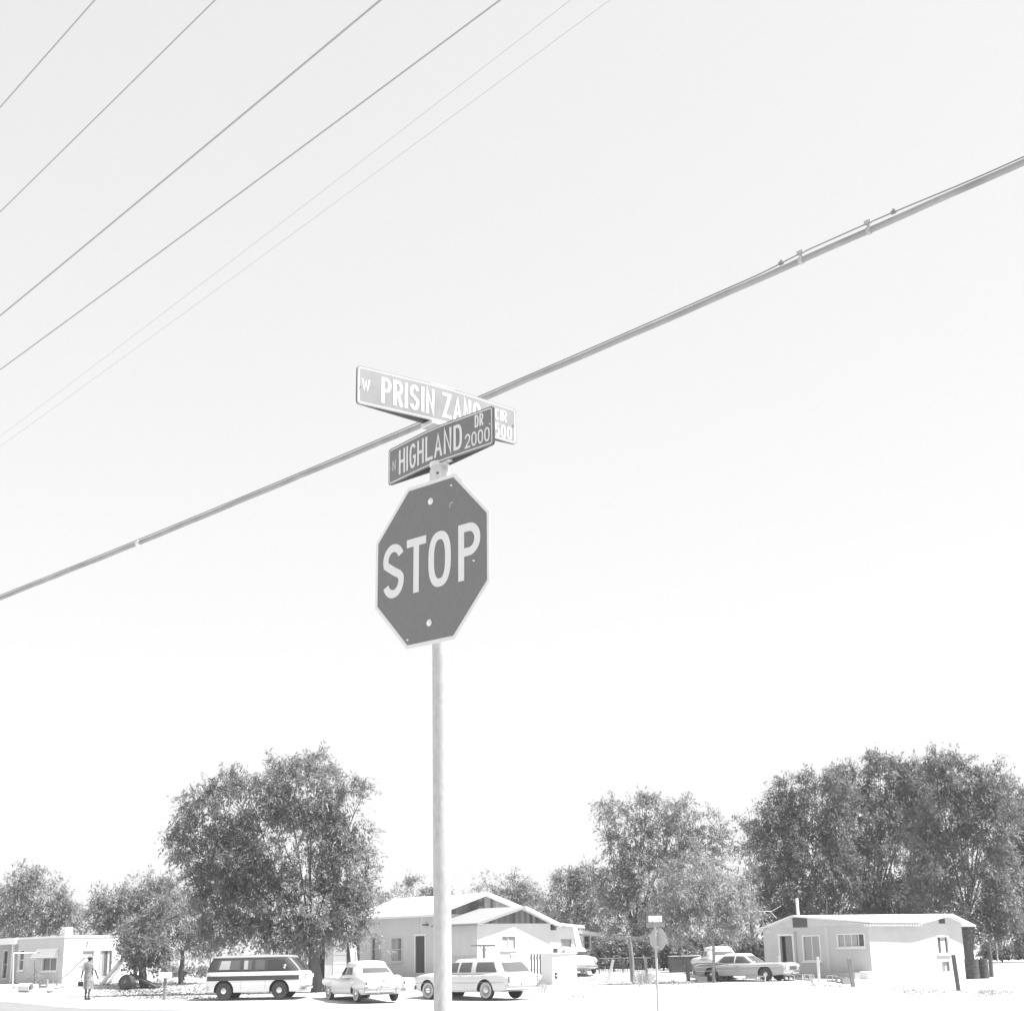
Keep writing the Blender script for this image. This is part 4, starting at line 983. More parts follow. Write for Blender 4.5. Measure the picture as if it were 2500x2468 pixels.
# ------------------------------------------------------------------ vehicles
def interp(tab, x):
    if x <= tab[0][0]: return tab[0][1]
    for (a, va), (b, vb) in zip(tab, tab[1:]):
        if x <= b:
            t = (x - a) / (b - a); return va + (vb - va) * (t * t * (3 - 2 * t) * .5 + t * .5)
    return tab[-1][1]
def car_body(root, L, hw, zsh, zc, zb, mt, wheels, rw, name='body', ends=.35, well=DARK):
    """lofted cross-sections from tail (-L/2) to nose (+L/2); tables give half width, shoulder, centre and bottom heights"""
    xs_ = []; n_ = 44
    for i in range(n_ + 1):
        t = i / n_; xs_.append(-L / 2 * math.cos(math.pi * t) * (1) if False else -L / 2 + L * (0.5 - 0.5 * math.cos(math.pi * t)) * .35 + L * t * .65)
    rings = []
    for x in xs_:
        e = min(1, (L / 2 - abs(x)) / ends); k = math.sqrt(max(0.0, 1 - (1 - e) ** 2)); kw = .80 + .20 * k
        W = interp(hw, x) * kw; zs_ = interp(zsh, x); z2 = interp(zc, x); z0 = interp(zb, x)
        mid = (zs_ + z0) / 2; zs_ = mid + (zs_ - mid) * (.72 + .28 * k); z2 = mid + (z2 - mid) * (.66 + .34 * k); z0 = mid + (z0 - mid) * (.75 + .25 * k)
        h = [(.5 * W, z0), (.90 * W, z0 + .01), (.985 * W, z0 + .10), (W, z0 + .4 * (zs_ - z0)), (.995 * W, z0 + .68 * (zs_ - z0)), (.965 * W, zs_ - .07), (.90 * W, zs_ - .012), (.80 * W, zs_), (.62 * W, zs_ + (z2 - zs_) * .6), (.3 * W, zs_ + (z2 - zs_) * .93)]
        rings.append([Vector((x, -y, z)) for y, z in h] + [Vector((x, 0, z2))] + [Vector((x, y, z)) for y, z in h[::-1]])
    mb = MB(); mb.loft(rings); o = mb.build(name, [mt, well], root, smooth=True)
    cut = MB()
    for (wx, wy) in wheels:
        s_ = 1 if wy > 0 else -1
        q = Matrix.Translation((wx, wy * 1.0 - s_ * .12, rw)) @ Matrix.Rotation(-s_ * math.pi / 2, 4, 'X')
        cut.lathe([(rw * 1.17, -.10), (rw * 1.17, .6)], q, 28)
    c = cut.build('cutter', well)
    md = o.modifiers.new('b', 'BOOLEAN'); md.operation = 'DIFFERENCE'; md.object = c; md.solver = 'EXACT'
    dg = bpy.context.evaluated_depsgraph_get(); me = bpy.data.meshes.new_from_object(o.evaluated_get(dg)); o.modifiers.clear(); o.data = me
    bpy.data.objects.remove(c)
    if len(me.materials) < 2:
        me.materials.clear(); me.materials.append(mt); me.materials.append(well)
    for p in me.polygons:
        in_w = any((p.center.x - wx) ** 2 + (p.center.z - rw) ** 2 < (rw * 1.19) ** 2 and p.center.y * wy > 0 and abs(p.normal.z) + abs(p.normal.x) > -1 for wx, wy in wheels)
        p.material_index = 1 if in_w and abs(p.center.y) < abs(wheels[0][1]) + .2 and not (abs(p.normal.y) > .9 and abs(p.center.y) > abs(wheels[0][1]) + .04) else 0
    try: me.set_sharp_from_angle(angle=R(38))
    except Exception: pass
    return o
class GH:
    """glasshouse: superellipse rings between belt and roof"""
    def __init__(s, xr0, xf0, xr1, xf1, w0, w1, z0, z1, e=.42, crown=.07):
        s.a = (xr0, xf0, xr1, xf1, w0, w1, z0, z1); s.e = e; s.crown = crown
    def par(s, t):
        xr0, xf0, xr1, xf1, w0, w1, z0, z1 = s.a; b = t ** 1.15
        xr = xr0 + (xr1 - xr0) * b; xf = xf0 + (xf1 - xf0) * b
        return (xr + xf) / 2, (xf - xr) / 2, w0 + (w1 - w0) * t ** 1.5, z0 + (z1 - z0) * t
    def ring(s, t, k=1, dz=0, n=48):
        cx, ax, ay, z = s.par(t); o = []
        for i in range(n):
            a = 2 * math.pi * i / n; c, d = math.cos(a), math.sin(a)
            o.append(Vector((cx + k * ax * math.copysign(abs(c) ** s.e, c), k * ay * math.copysign(abs(d) ** s.e, d), z + dz)))
        return o
    def shell(s, t0, t1, root, mt, name, roof=False, crown=None):
        mb = MB(); T = [t0 + (t1 - t0) * i / 6 for i in range(7)]; rings = [s.ring(t) for t in T]
        if roof:
            c = s.crown; rings += [s.ring(1, .985, c * .3), s.ring(1, .93, c * .62), s.ring(1, .75, c * .86), s.ring(1, .4, c * .98), s.ring(1, .02, c)]
        mb.loft(rings); return mb.build(name, mt, root, smooth=True)
    def side(s, x0b, x1b, x0t, x1t, t0, t1, sg, root, mt, name='side_window', off=.008, n=8):
        mb = MB(); rows = []
        for j in range(4):
            t = t0 + (t1 - t0) * j / 3; cx, ax, ay, z = s.par(t); row = []
            for i in range(n + 1):
                xa = x0b + (x0t - x0b) * j / 3; xb = x1b + (x1t - x1b) * j / 3; x = xa + (xb - xa) * i / n
                u_ = min(.999, abs((x - cx) / ax)); y = ay * (1 - u_ ** (2 / s.e)) ** (s.e / 2)
                row.append(Vector((x, sg * (y + off), z)))
            rows.append(row)
        mb.loft(rows, caps=False, close=False); return mb.build(name, mt, root, smooth=True)
    def end(s, w0, w1, t0, t1, sg, root, mt, name='windshield', off=.008, n=12):
        mb = MB(); rows = []
        for j in range(4):
            t = t0 + (t1 - t0) * j / 3; cx, ax, ay, z = s.par(t); row = []; wk = w0 + (w1 - w0) * j / 3
            for i in range(n + 1):
                y = wk * (2 * i / n - 1) * ay; u_ = min(.9995, abs(y / ay)); x = ax * (1 - u_ ** (2 / s.e)) ** (s.e / 2)
                row.append(Vector((cx + sg * (x + off), y * (1 + off), z)))
            rows.append(row)
        mb.loft(rows, caps=False, close=False); return mb.build(name, mt, root, smooth=True)
def wheel(root, x, y, rw, steer=0, whitewall=True, cap=CHROME, width=.17):
    s_ = 1 if y > 0 else -1
    q = Matrix.Translation((x, y, rw)) @ Matrix.Rotation(steer, 4, 'Z') @ Matrix.Rotation(-s_ * math.pi / 2, 4, 'X')
    w_ = width / 2
    o = MB().lathe([(rw * .55, -w_ * .8), (rw * .9, -w_), (rw, -w_ * .7), (rw, w_ * .7), (rw * .92, w_), (rw * .60, w_ * .96)], q, 28).build('wheel', RUBBER, root, smooth=True)
    if whitewall: MB().lathe([(rw * .60, w_ * .97), (rw * .62, w_ * 1.08), (rw * .82, w_ * 1.08), (rw * .84, w_ * .97)], q, 28).build('whitewall', WHITEWALL, o, smooth=True)
    MB().lathe([(rw * .6, w_ * .2), (rw * .6, w_ * .9), (rw * .52, w_ * .75), (.01, w_ * .72)], q, 24).build('rim', PAINT_P, o, smooth=True)
    MB().lathe([(rw * .36, w_ * .76), (rw * .34, w_ * 1.05), (rw * .22, w_ * 1.3), (.01, w_ * 1.38)], q, 20).build('hubcap', cap, o, smooth=True)
    return o
def ball(root, name, mt, c, rx, ry, rz, n=14):
    prof = [(math.sin(math.pi * i / 10) + 1e-3, -math.cos(math.pi * i / 10)) for i in range(11)]
    q = Matrix.Translation(c) @ Matrix.Diagonal((rx, ry, rz, 1)); return MB().lathe(prof, q, n).build(name, mt, root, smooth=True)
def lamp(root, name, c, r_, mt=LENS, front=1, sx=.05):
    q = Matrix.Translation(c) @ Matrix.Rotation(front * math.pi / 2, 4, 'Y')
    o = MB().lathe([(r_ * 1.18, -.04), (r_ * 1.18, .012), (r_ * 1.02, .02)], q, 18).build(name, CHROME, root, smooth=True)
    MB().lathe([(r_, .0), (r_ * .98, .018), (r_ * .6, .032), (.003, .038)], q, 18).build('lens', mt, o, smooth=True); return o
def bumper(root, x, W, z, front=1, h=.11, name='bumper'):
    pts = []
    for i in range(13):
        t = i / 12 * 2 - 1; pts.append(Vector((x - front * .22 * abs(t) ** 3, W * t, z)))
    mb = MB(); rings = []
    for i, p in enumerate(pts):
        rings.append([p + Vector((front * a, 0, b)) for a, b in ((-.03, -h), (.02, -h * .8), (.045, 0), (.02, h * .8), (-.03, h))])
    mb.loft(rings); return mb.build(name, CHROME, root, smooth=True)
def bumper_guard(root, x, y, z, front):
    return ball(root, 'bumper_guard', CHROME, (x, y, z), .05, .05, .16)

def place_vehicle(rt, px_mid, py_base, yaw):
    p = ground(px_mid, py_base); rt.location = p; rt.rotation_euler = (0, 0, yaw); return p

# --- two-tone forward-control van
van = thing('van', 'two-tone passenger van, white with a dark band and dark roof, beside the big tree', 'van')
Lv, Wv = 4.3, .87
g_low = GH(-Lv / 2, Lv / 2, -Lv / 2 + .01, Lv / 2 - .02, Wv, Wv * .995, .30, 1.02, e=.30)
def van_ring(z, xr, xf, w_, e=.30, n=48):
    o = []
    for i in range(n):
        a = 2 * math.pi * i / n; c, d = math.cos(a), math.sin(a)
        o.append(Vector(((xr + xf) / 2 + (xf - xr) / 2 * math.copysign(abs(c) ** e, c), w_ * math.copysign(abs(d) ** e, d), z)))
    return o
mb = MB(); mb.loft([van_ring(.26, -2.10, 2.02, .80), van_ring(.30, -2.14, 2.08, .86), van_ring(.55, -2.16, 2.14, .885), van_ring(.80, -2.15, 2.15, .885), van_ring(.98, -2.13, 2.12, .88), van_ring(1.04, -2.10, 2.05, .86)])
o = mb.build('body', [PAINT_WW, DARK], van, smooth=True)
cut = MB()
for wx in (-1.28, 1.06):
    for s_ in (-1, 1):
        q = Matrix.Translation((wx, s_ * .72, .33)) @ Matrix.Rotation(-s_ * math.pi / 2, 4, 'X'); cut.lathe([(.42, -.12), (.42, .5)], q, 28)
c = cut.build('cutter', DARK); md = o.modifiers.new('b', 'BOOLEAN'); md.operation = 'DIFFERENCE'; md.object = c; md.solver = 'EXACT'
dg = bpy.context.evaluated_depsgraph_get(); me = bpy.data.meshes.new_from_object(o.evaluated_get(dg)); o.modifiers.clear(); o.data = me; bpy.data.objects.remove(c)
if len(me.materials) < 2: me.materials.append(DARK)
for p in me.polygons:
    p.material_index = 1 if any((p.center.x - wx) ** 2 + (p.center.z - .33) ** 2 < .424 ** 2 for wx in (-1.28, 1.06)) and p.center.z < .76 and not (abs(p.normal.y) > .95 and abs(p.center.y) > .84) else 0
try: me.set_sharp_from_angle(angle=R(38))
except Exception: pass
gv = GH(-2.09, 2.03, -1.86, 1.50, .858, .74, 1.041, 1.60, e=.30, crown=.09)
gv.shell(0, 1, van, PAINT_D, 'upper_body')
mb = MB(); c_ = .09
mb.loft([gv.ring(1, 1.025, -.03), gv.ring(1, 1.03, .0), gv.ring(1, 1.0, .03), gv.ring(1, .93, .055), gv.ring(1, .7, .075), gv.ring(1, .3, .088), gv.ring(1, .02, .09)]); mb.build('roof', mat('van_roof_sunlit', .3, .3), van, smooth=True)  # dark roof coloured lighter for the sun falling on its top
for s_ in (-1, 1):
    mb = MB(); rows = []
    for z in (.715, .76, .84, .89):
        row = []
        for i in range(25):
            x = -2.02 + 3.90 * i / 24; u_ = abs(x) / 2.16; row.append(Vector((x, s_ * (.893 * (1 - u_ ** (2 / .3)) ** .15), z)))
        rows.append(row)
    mb.loft(rows, caps=False, close=False); mb.build('stripe', PAINT_D, van, smooth=True)
    T0, T1 = .14, .80
    for (a, b, at_, bt) in ((-1.60, -.62, -1.50, -.62), (-.48, -.12, -.48, -.12), (.02, .42, .02, .42)):
        w1 = gv.side(a, b, at_, bt, T0, T1, s_, van, GLASS, 'side_window')
        w2 = gv.side(a + .10 * (b - a), a + .55 * (b - a), at_ + .1 * (bt - at_), at_ + .55 * (bt - at_), T0 + .03, T1 - .03, s_, w1, CURTAIN, 'curtain', off=.011) if b < .3 else None
    gv.side(.55, 1.45, .55, 1.22, T0, T1, s_, van, GLASS_D, 'side_window')
    for wx in (-.55, .47): 
        mb = MB(); mb.box(wx - .004, wx + .004, s_ * .884 - .004, s_ * .884 + .004, .36, .98); mb.build('door_seam', mat('seam', .25, .8), van)
    lamp(van, 'headlight', (2.13, s_ * .62, .86), .075); lamp(van, 'headlight', (2.12, s_ * .43, .86), .075)
    wheel(van, 1.06, s_ * .76, .33, 0, False); wheel(van, -1.28, s_ * .76, .33, 0, False)
    ball(van, 'mirror', CHROME, (1.30, s_ * .98, 1.22), .06, .05, .09)
gv.end(.90, .92, .12, .86, 1, van, GLASS_D, 'windshield'); gv.end(.8, .8, .14, .8, -1, van, GLASS_D, 'rear_window')
bumper(van, 2.18, .84, .43, 1, .08); bumper(van, -2.2, .84, .43, -1, .08)
place_vehicle(van, 632, 2437, R(-4)); van.scale = (.93, 1.0, .97)

# --- rounded pale sedan, seen from behind
def sedan50(label, mt, yaw, px_, py_, scale=1.0, name='sedan'):
    rt = thing(name, label, 'car')
    L = 5.1; rw = .36; WB = 3.1; wx = (-1.45, 1.65)
    wh = [(x, y) for x in wx for y in (-.76, .76)]
    car_body(rt, L, [(-2.55, .78), (-1.6, .92), (-.6, .93), (.6, .93), (2.0, .88), (2.55, .75)],
             [(-2.55, .66), (-1.9, .84), (-1.2, .93), (-.5, .88), (.2, .93), (1.4, .98), (2.2, .95), (2.55, .80)],
             [(-2.55, .70), (-2.1, .94), (-1.5, 1.06), (-.6, 1.02), (.6, 1.02), (1.4, 1.08), (2.2, 1.02), (2.55, .85)],
             [(-2.55, .34), (-2.0, .27), (2.0, .27), (2.55, .34)], mt, wh, rw, ends=.5)
    g = GH(-2.05, 1.0, -1.25, .45, .88, .72, .90, 1.36, e=.70, crown=.21)
    g.shell(0, 1, rt, mt, 'roof', roof=True)
    for s_ in (-1, 1):
        g.side(-.30, .42, -.22, .20, .30, .90, s_, rt, GLASS_D, 'side_window'); g.side(-1.02, -.40, -.80, -.32, .30, .88, s_, rt, GLASS_D, 'side_window')
        # pontoon rear fender
        mb = MB(); rings = []
        for i in range(13):
            x = -2.50 + 1.75 * i / 12; k = math.sin(math.pi * min(1, (i + .35) / 12.7)) ** .55; cz = .66 + .06 * math.sin(math.pi * i / 12)
            rings.append([Vector((x, s_ * .80 + .165 * k * math.cos(a) * 1.0, cz + .29 * k * math.sin(a))) for a in [2 * math.pi * j / 14 for j in range(14)]])
        mb.loft(rings); mb.build('rear_fender', mt, rt, smooth=True)
        mb = MB(); rings = []
        for i in range(15):
            x = .55 + 1.98 * i / 14; k = math.sin(math.pi * min(1, (i + .8) / 15.6)) ** .5; cz = .76
            rings.append([Vector((x, s_ * .78 + .15 * k * math.cos(a), cz + .22 * k * math.sin(a))) for a in [2 * math.pi * j / 14 for j in range(14)]])
        mb.loft(rings); mb.build('front_fender', mt, rt, smooth=True)
        ball(rt, 'tail_light', TAIL, (-2.47, s_ * .80, .70), .05, .045, .08); lamp(rt, 'headlight', (2.52, s_ * .72, .80), .09)
        wheel(rt, wx[1], s_ * .79, rw); wheel(rt, wx[0], s_ * .77, rw)
        mb = MB(); mb.box(-.35, .25, s_ * .935, s_ * .95, .84, .85); mb.build('side_trim', CHROME, rt)
    g.end(.72, .66, .42, .84, -1, rt, GLASS, 'rear_window'); g.end(.9, .88, .2, .85, 1, rt, GLASS_D, 'windshield')
    bumper(rt, -2.66, .86, .44, -1, .09); bumper(rt, 2.66, .86, .44, 1, .09)
    for s_ in (-.4, .4): bumper_guard(rt, -2.71, s_, .48, -1)
    MB().box(-2.60, -2.57, -.20, .20, .56, .70).build('licence_plate', CAST, rt)
    ball(rt, 'trunk_handle', CHROME, (-2.38, 0, .84), .05, .10, .03)
    rt.scale = (scale,) * 3; place_vehicle(rt, px_, py_, yaw); return rt
sedan50('rounded pale 1950s sedan seen from behind, parked between van and sign pole', PAINT_W, R(180 - 63), 885, 2443, .93)

# --- station wagon
wg = thing('station_wagon', 'white station wagon parked behind the sign pole, tail to the right', 'car')
rw = .34; wx = (-1.35, 1.65); wh = [(x, y) for x in wx for y in (-.77, .77)]
car_body(wg, 5.0, [(-2.5, .86), (-1.5, .95), (1.5, .95), (2.5, .84)],
         [(-2.5, .90), (-2.0, .98), (-1.0, .93), (1.0, .93), (2.0, .93), (2.5, .84)],
         [(-2.5, .90), (-2.0, .95), (1.0, .96), (2.0, .96), (2.5, .86)], [(-2.5, .36), (-1.9, .27), (2, .27), (2.5, .34)], PAINT_W, wh, rw, ends=.28)
g = GH(-2.32, 1.05, -1.86, .52, .86, .66, .93, 1.40, e=.34, crown=.07)
g.shell(0, 1, wg, PAINT_W, 'roof', roof=True)
for s_ in (-1, 1):
    for (a, b, at_, bt) in ((.12, .82, .12, .50), (-.60, .02, -.56, .02), (-1.88, -.84, -1.62, -.80)):
        f = g.side(a, b, at_, bt, .10, .86, s_, wg, GLASS, 'side_window')
    wheel(wg, wx[1], s_ * .80, rw, R(0)); wheel(wg, wx[0], s_ * .80, rw)
    lamp(wg, 'headlight', (2.47, s_ * .66, .74), .09)
    for z in (.80, .72, .64): ball(wg, 'tail_light', TAIL, (-2.45, s_ * .80, z), .035, .04, .035)
    mb = MB(); mb.box(-2.3, 2.3, s_ * .953 - .004, s_ * .953 + .004, .60, .615); mb.build('side_trim', mat('seam', .25, .8), wg)
    for x_ in (-.10, -.75): mb = MB(); mb.box(x_ - .06, x_ + .06, s_ * .95, s_ * .975, .84, .86); mb.build('door_handle', TRIM_D, wg)
g.end(.84, .82, .10, .84, -1, wg, GLASS, 'rear_window'); g.end(.92, .9, .08, .86, 1, wg, GLASS_D, 'windshield')
bumper(wg, -2.60, .90, .42, -1, .09); bumper(wg, 2.60, .90, .44, 1, .09)
MB().box(-2.54, -2.515, -.17, .17, .52, .62).build('licence_plate', CAST, wg)
wg.scale = (.985,) * 3; place_vehicle(wg, 1160, 2438, R(180 - 41))

# --- long low hardtop, front to the right
def hardtop(label, mt, mroof, yaw, px_, py_, scale=1.0):
    rt = thing('hardtop_car', label, 'car'); rw = .34; wx = (-1.50, 1.48); wh = [(x, y) for x in wx for y in (-.77, .77)]
    car_body(rt, 5.25, [(-2.62, .88), (-1.5, .97), (1.5, .97), (2.62, .93)],
             [(-2.62, .78), (-2.2, .86), (-1.0, .86), (1.0, .86), (2.2, .90), (2.62, .84)],
             [(-2.62, .74), (-2.0, .86), (-1.0, .90), (1.0, .90), (2.2, .88), (2.62, .80)], [(-2.62, .36), (-2, .26), (2, .26), (2.62, .36)], mt, wh, rw, ends=.22)
    g = GH(-1.55, .95, -.95, .25, .84, .64, .86, 1.30, e=.42, crown=.07)
    g.shell(0, 1, rt, mroof, 'roof', roof=True)
    for s_ in (-1, 1):
        g.side(-.18, .72, -.14, .24, .08, .84, s_, rt, GLASS, 'side_window'); g.side(-1.22, -.26, -.86, -.22, .08, .84, s_, rt, GLASS, 'side_window')
        wheel(rt, wx[1], s_ * .80, rw, 0, False); wheel(rt, wx[0], s_ * .80, rw, 0, False)
        for y_ in (.76, .55): lamp(rt, 'headlight', (2.60, s_ * y_, .72), .078)
        mb = MB(); mb.box(-2.4, 2.4, s_ * .975 - .006, s_ * .975 + .006, .70, .73); mb.box(-2.4, .6, s_ * .975 - .006, s_ * .975 + .006, .52, .54); mb.build('side_trim', CHROME, rt)
        ball(rt, 'tail_light', TAIL, (-2.58, s_ * .70, .66), .04, .14, .05)
        mb = MB(); mb.tube([(x, s_ * .86, z) for x, z in ((-2.60, .86), (-2.2, .93), (-1.4, .91), (-.6, .87))], [.05, .05, .05, .01], 8); mb.build('tail_fin', mt, rt, smooth=True)
    g.end(.94, .92, .06, .86, 1, rt, GLASS, 'windshield'); g.end(.9, .88, .06, .84, -1, rt, GLASS, 'rear_window')
    MB().box(2.50, 2.64, -.44, .44, .56, .72).build('grille', TAIL, rt)
    mb = MB()
    for z in (.60, .64, .68): mb.box(2.62, 2.655, -.44, .44, z, z + .012)
    mb.build('grille_bar', CHROME, rt)
    bumper(rt, 2.76, .98, .44, 1, .10); bumper(rt, -2.76, .98, .46, -1, .11)
    rt.scale = (scale,) * 3; place_vehicle(rt, px_, py_, yaw); return rt
hardtop('grey two-door hardtop with quad headlights parked before the right house', PAINT_G, PAINT_WW, R(-33), 1822, 2394, .915)
sedan50('white roofed older sedan half hidden behind the grey hardtop', PAINT_WW, R(98), 1752, 2382, .90)
sedan50('white rounded car nose showing beyond the ladder right of middle house', PAINT_WW, R(-80), 1404, 2377, .85)

# ------------------------------------------------------------------ far stop sign (seen from behind)
fs_ = ground(1607, 2470.5); fs_.z = 0
ss = thing('stop_sign', 'smaller stop sign seen from behind on slim post near the parked cars', 'stop sign', fs_)
Yf = fs_.y; top = at_y(1599, 2246, Yf)
MB().tube([fs_, top], .032, 16).build('pole', GALV, ss, True, True)
u, n = sign_frame(0, 0, R(-44)); oc = at_y(1603.5, 2292, Yf) - n * .05
f8 = octagon(.29)
MB().hexa([oc + u * x + Vector((0, 0, y)) + n * .0 for x, y in f8], [oc + u * x + Vector((0, 0, y)) - n * .004 for x, y in f8]).build('sign_panel', mat('bare_panel', .42, .5, .1, 6), ss, True)
MB().hexa([oc + u * x * .95 + Vector((0, 0, y * .95)) - n * .004 for x, y in f8], [oc + u * x * .95 + Vector((0, 0, y * .95)) - n * .006 for x, y in f8]).build('sign_face', SIGNRED, ss, True)
for dz in (.2, -.2):
    q_ = at_y(1603.5, 2292, Yf); MB().box(-.04, .04, -.03, .03, -.015, .015, Matrix.Translation((q_.x, q_.y, q_.z + dz))).build('clamp', CAST, ss, True)
for (yw, xa, ya, xb, yb, mt_, lb) in ((40, 1582, 2235, 1617, 2250, SIGNWHITE, 'pale upper blade on top of the far stop sign post'), (-46, 1580, 2252, 1621, 2263, mat('blade_far', .3, .5, .3, 12), 'grey lower blade on top of the far stop sign post')):
    c = at_y((xa + xb) / 2, (ya + yb) / 2, Yf); u, n = sign_frame(0, 0, R(yw)); Lx = (xb - xa) * mpp(Yf) / math.cos(R(yw)); hz = (yb - ya) * mpp(Yf) * .96
    t = thing('street_sign', lb, 'street sign', (c.x, c.y, c.z - hz / 2))
    for sg in (1, -1):
        rings = []
        for i in range(9):
            x = Lx * (i / 8 - .5); o_ = .028 * (1 - (2 * abs(i / 8 - .5)) ** 2) + .003
            p = c + u * x + n * sg * o_; q = c + u * x + n * sg * (o_ + .003)
            rings.append([p - Vector((0, 0, hz / 2)), q - Vector((0, 0, hz / 2)), q + Vector((0, 0, hz / 2)), p + Vector((0, 0, hz / 2))])
        MB().loft(rings).build('blade_panel', mt_, t, True)
    mb = MB()
    for k in (-.28, .28): pa = c + u * Lx * k + n * .036; mb.bar(pa - Vector((0, 0, hz * .48)), pa + Vector((0, 0, hz * .48)), .012)
    mb.build('strap', TRIM_D, t, True)

# ------------------------------------------------------------------ posts, clotheslines, fences
def post(label, a, b, wdt, mt, name='fence_post', group='posts of the old fence line', cat='fence post', roundp=False):
    g = ground(*b); t = at_y(a[0], a[1], g.y); rt = thing(name, label, cat, g, 0, group)
    mb = MB(); tl = Vector((0, 0, -.15))
    if roundp: mb.tube([g + tl, g.lerp(t, .5) + Vector((.02, 0, 0)), t], [wdt / 2, wdt / 2 * .95, wdt / 2 * .85], 10)
    else: mb.bar(g + tl, t, wdt)
    mb.build('shaft', mt, rt, True, roundp, bevel=0 if roundp else .01); return rt
post('pale post leaning left, nearest the middle house outbuilding', (1497, 2342), (1483, 2394), .13, WOOD_L)
post('grey post in weeds right of the clothesline post', (1574, 2335), (1581, 2384), .12, WOOD)
post('thick dark square post left of the hardtop tail', (1676, 2334), (1681, 2393), .17, WOOD_D)
post('pale thin post in front of the hardtop door', (1783, 2334), (1789, 2388), .10, WOOD)
post('pale post in front of the hardtop front bumper', (1901, 2334), (1907, 2388), .13, WOOD_L)
post('slim pale post before the curtained window of right house', (1996, 2335), (2000, 2398), .11, WOOD_L)
post('sturdy grey post leaning left, right of the curtained window', (2073, 2338), (2084, 2408), .15, WOOD)
post('dark leaning post in front of the sunlit end of right house', (2327, 2330), (2341, 2418), .13, WOOD_D)
post('thin pale stake beyond the oil drums, nearer of the pair', (2413, 2306), (2417, 2360), .08, WOOD_L)
post('thin pale stake beyond the oil drums, farther right of the pair', (2433, 2300), (2436, 2350), .07, WOOD_L)
def tpost(label, top_l, top_r, mid, base, th=.09, mt=WOOD):
    g = ground(*base); m_ = at_y(mid[0], mid[1], g.y); l, r_ = at_y(*top_l, g.y), at_y(*top_r, g.y)
    rt = thing('clothesline_post', label, 'clothesline post', g)
    mb = MB(); mb.tube([g - Vector((0, 0, .2)), g.lerp(m_, .5) + Vector((.03, 0, 0)), m_], [th * .75, th * .7, th * .6], 10); mb.build('upright', mt, rt, True, True)
    MB().bar(l, r_, th * .9).build('crossbar', mt, rt, True, bevel=.01)
    mb = MB()
    for s_ in (-1, 1): mb.bar(m_ - Vector((0, 0, .35)), m_ + Vector((s_ * .22, 0, -.03)), .04)
    mb.build('brace', mt, rt, True)
tpost('T shaped wooden clothesline post among weeds left of far stop sign', (1505, 2289), (1567, 2290), (1537, 2291), (1545, 2396), .16)
g_ = ground(1180, 2392)
tpost('T shaped clothesline post standing behind the wagon roof', (1150, 2307), (1210, 2307), (1182, 2307), (1180, 2392), .12)
# wire fence in front of the bushes
fa = ground(1462, 2376); fb = ground(1580, 2372)
wf = thing('wire_fence', 'dark woven wire fence between middle house outbuilding and far stop sign', 'fence', fa)
fcv = Plane(fa, math.degrees(math.atan2(fb.y - fa.y, fb.x - fa.x))); Lf = (fb - fa).length; zf = fcv.sz(1510, 2338)[1]
mb = MB(); x = 0
while x < Lf: mb.bar(fcv.w(x, .5), fcv.w(x, zf), .018); x += .13
z = .7
while z < zf: mb.bar(fcv.w(0, z), fcv.w(Lf, z), .018); z += .13
mb.build('mesh', WOOD_D, wf, True)
mb = MB(); mb.bar(fcv.w(0, zf), fcv.w(Lf, zf), .04); mb.build('top_rail', STEELW, wf, True)
for x in (.02, Lf / 2, Lf - .02): MB().bar(fcv.w(x, .4), fcv.w(x, zf + .05), .06).build('post', WOOD_D, wf, True)
# dark low vehicle-like trough with pale rim and plank behind the far sign
pa = ground(1640, 2374); pb_ = ground(1712, 2372)
tr_ = thing('feed_trough', 'long dark trough with pale rim in shade right of far stop sign', 'trough', pa)
tv = Plane(pa, math.degrees(math.atan2(pb_.y - pa.y, pb_.x - pa.x))); Lt = (pb_ - pa).length; zt2 = tv.sz(1670, 2334)[1]
mb = MB(); pbox(mb, tv, 0, Lt, pa.z - .1, zt2, -.7, 0); mb.build('tank', RUST, tr_, True)
mb = MB(); pbox(mb, tv, -.03, Lt + .03, zt2 + .001, zt2 + .05, -.73, .03); mb.build('rim', CAST, tr_, True)
a = at_y(1624, 2290, 79); b = ground(1650, 2362)
tag(MB().bar(a, b, .08).build('plank', WOOD), 'grey plank slanting down beside the far stop sign', 'plank')
a = ground(2370, 2418); b = at_y(2474, 2364, a.y + 1.5)
tag(MB().tube([a, b], .022, 6).build('guy_wire', CAST), 'pale guy wire slanting up at the lower right edge', 'guy wire')
# right: drums
def drum(label, cx, y0, y1, wpx):
    g = ground(cx, y1); k = mpp(g.y); r_ = wpx * k / 2; H = (y1 - y0) * k * .95
    rt = thing('oil_drum', label, 'drum', g, 0, 'dark oil drums by the right house')
    MB().lathe([(r_, 0), (r_, H * .02), (r_ * .97, H * .03), (r_ * .97, H * .32), (r_ * 1.02, H * .335), (r_ * .97, H * .35), (r_ * .97, H * .65), (r_ * 1.02, H * .665), (r_ * .97, H * .68), (r_ * .97, H * .97), (r_, H * .98), (r_, H), (r_ * .9, H), (r_ * .88, H * .9)], Matrix.Translation(g), 24).build('shell', RUST, rt, True, True)
    MB().lathe([(r_ * .86, H * .6), (r_ * .86, H * .7)], Matrix.Translation(g), 20).build('contents', DARK, rt, True)
drum('dark rusty drum nearest the sunlit house corner, with slack wire across it', 2376, 2341, 2389, 34); drum('dark rusty drum further from the house corner, right of its twin', 2402, 2341, 2388, 28)
post('dark rough trunk-like post just right of the oil drums', (2413, 2300), (2421, 2384), .2, WOOD_D, roundp=True)
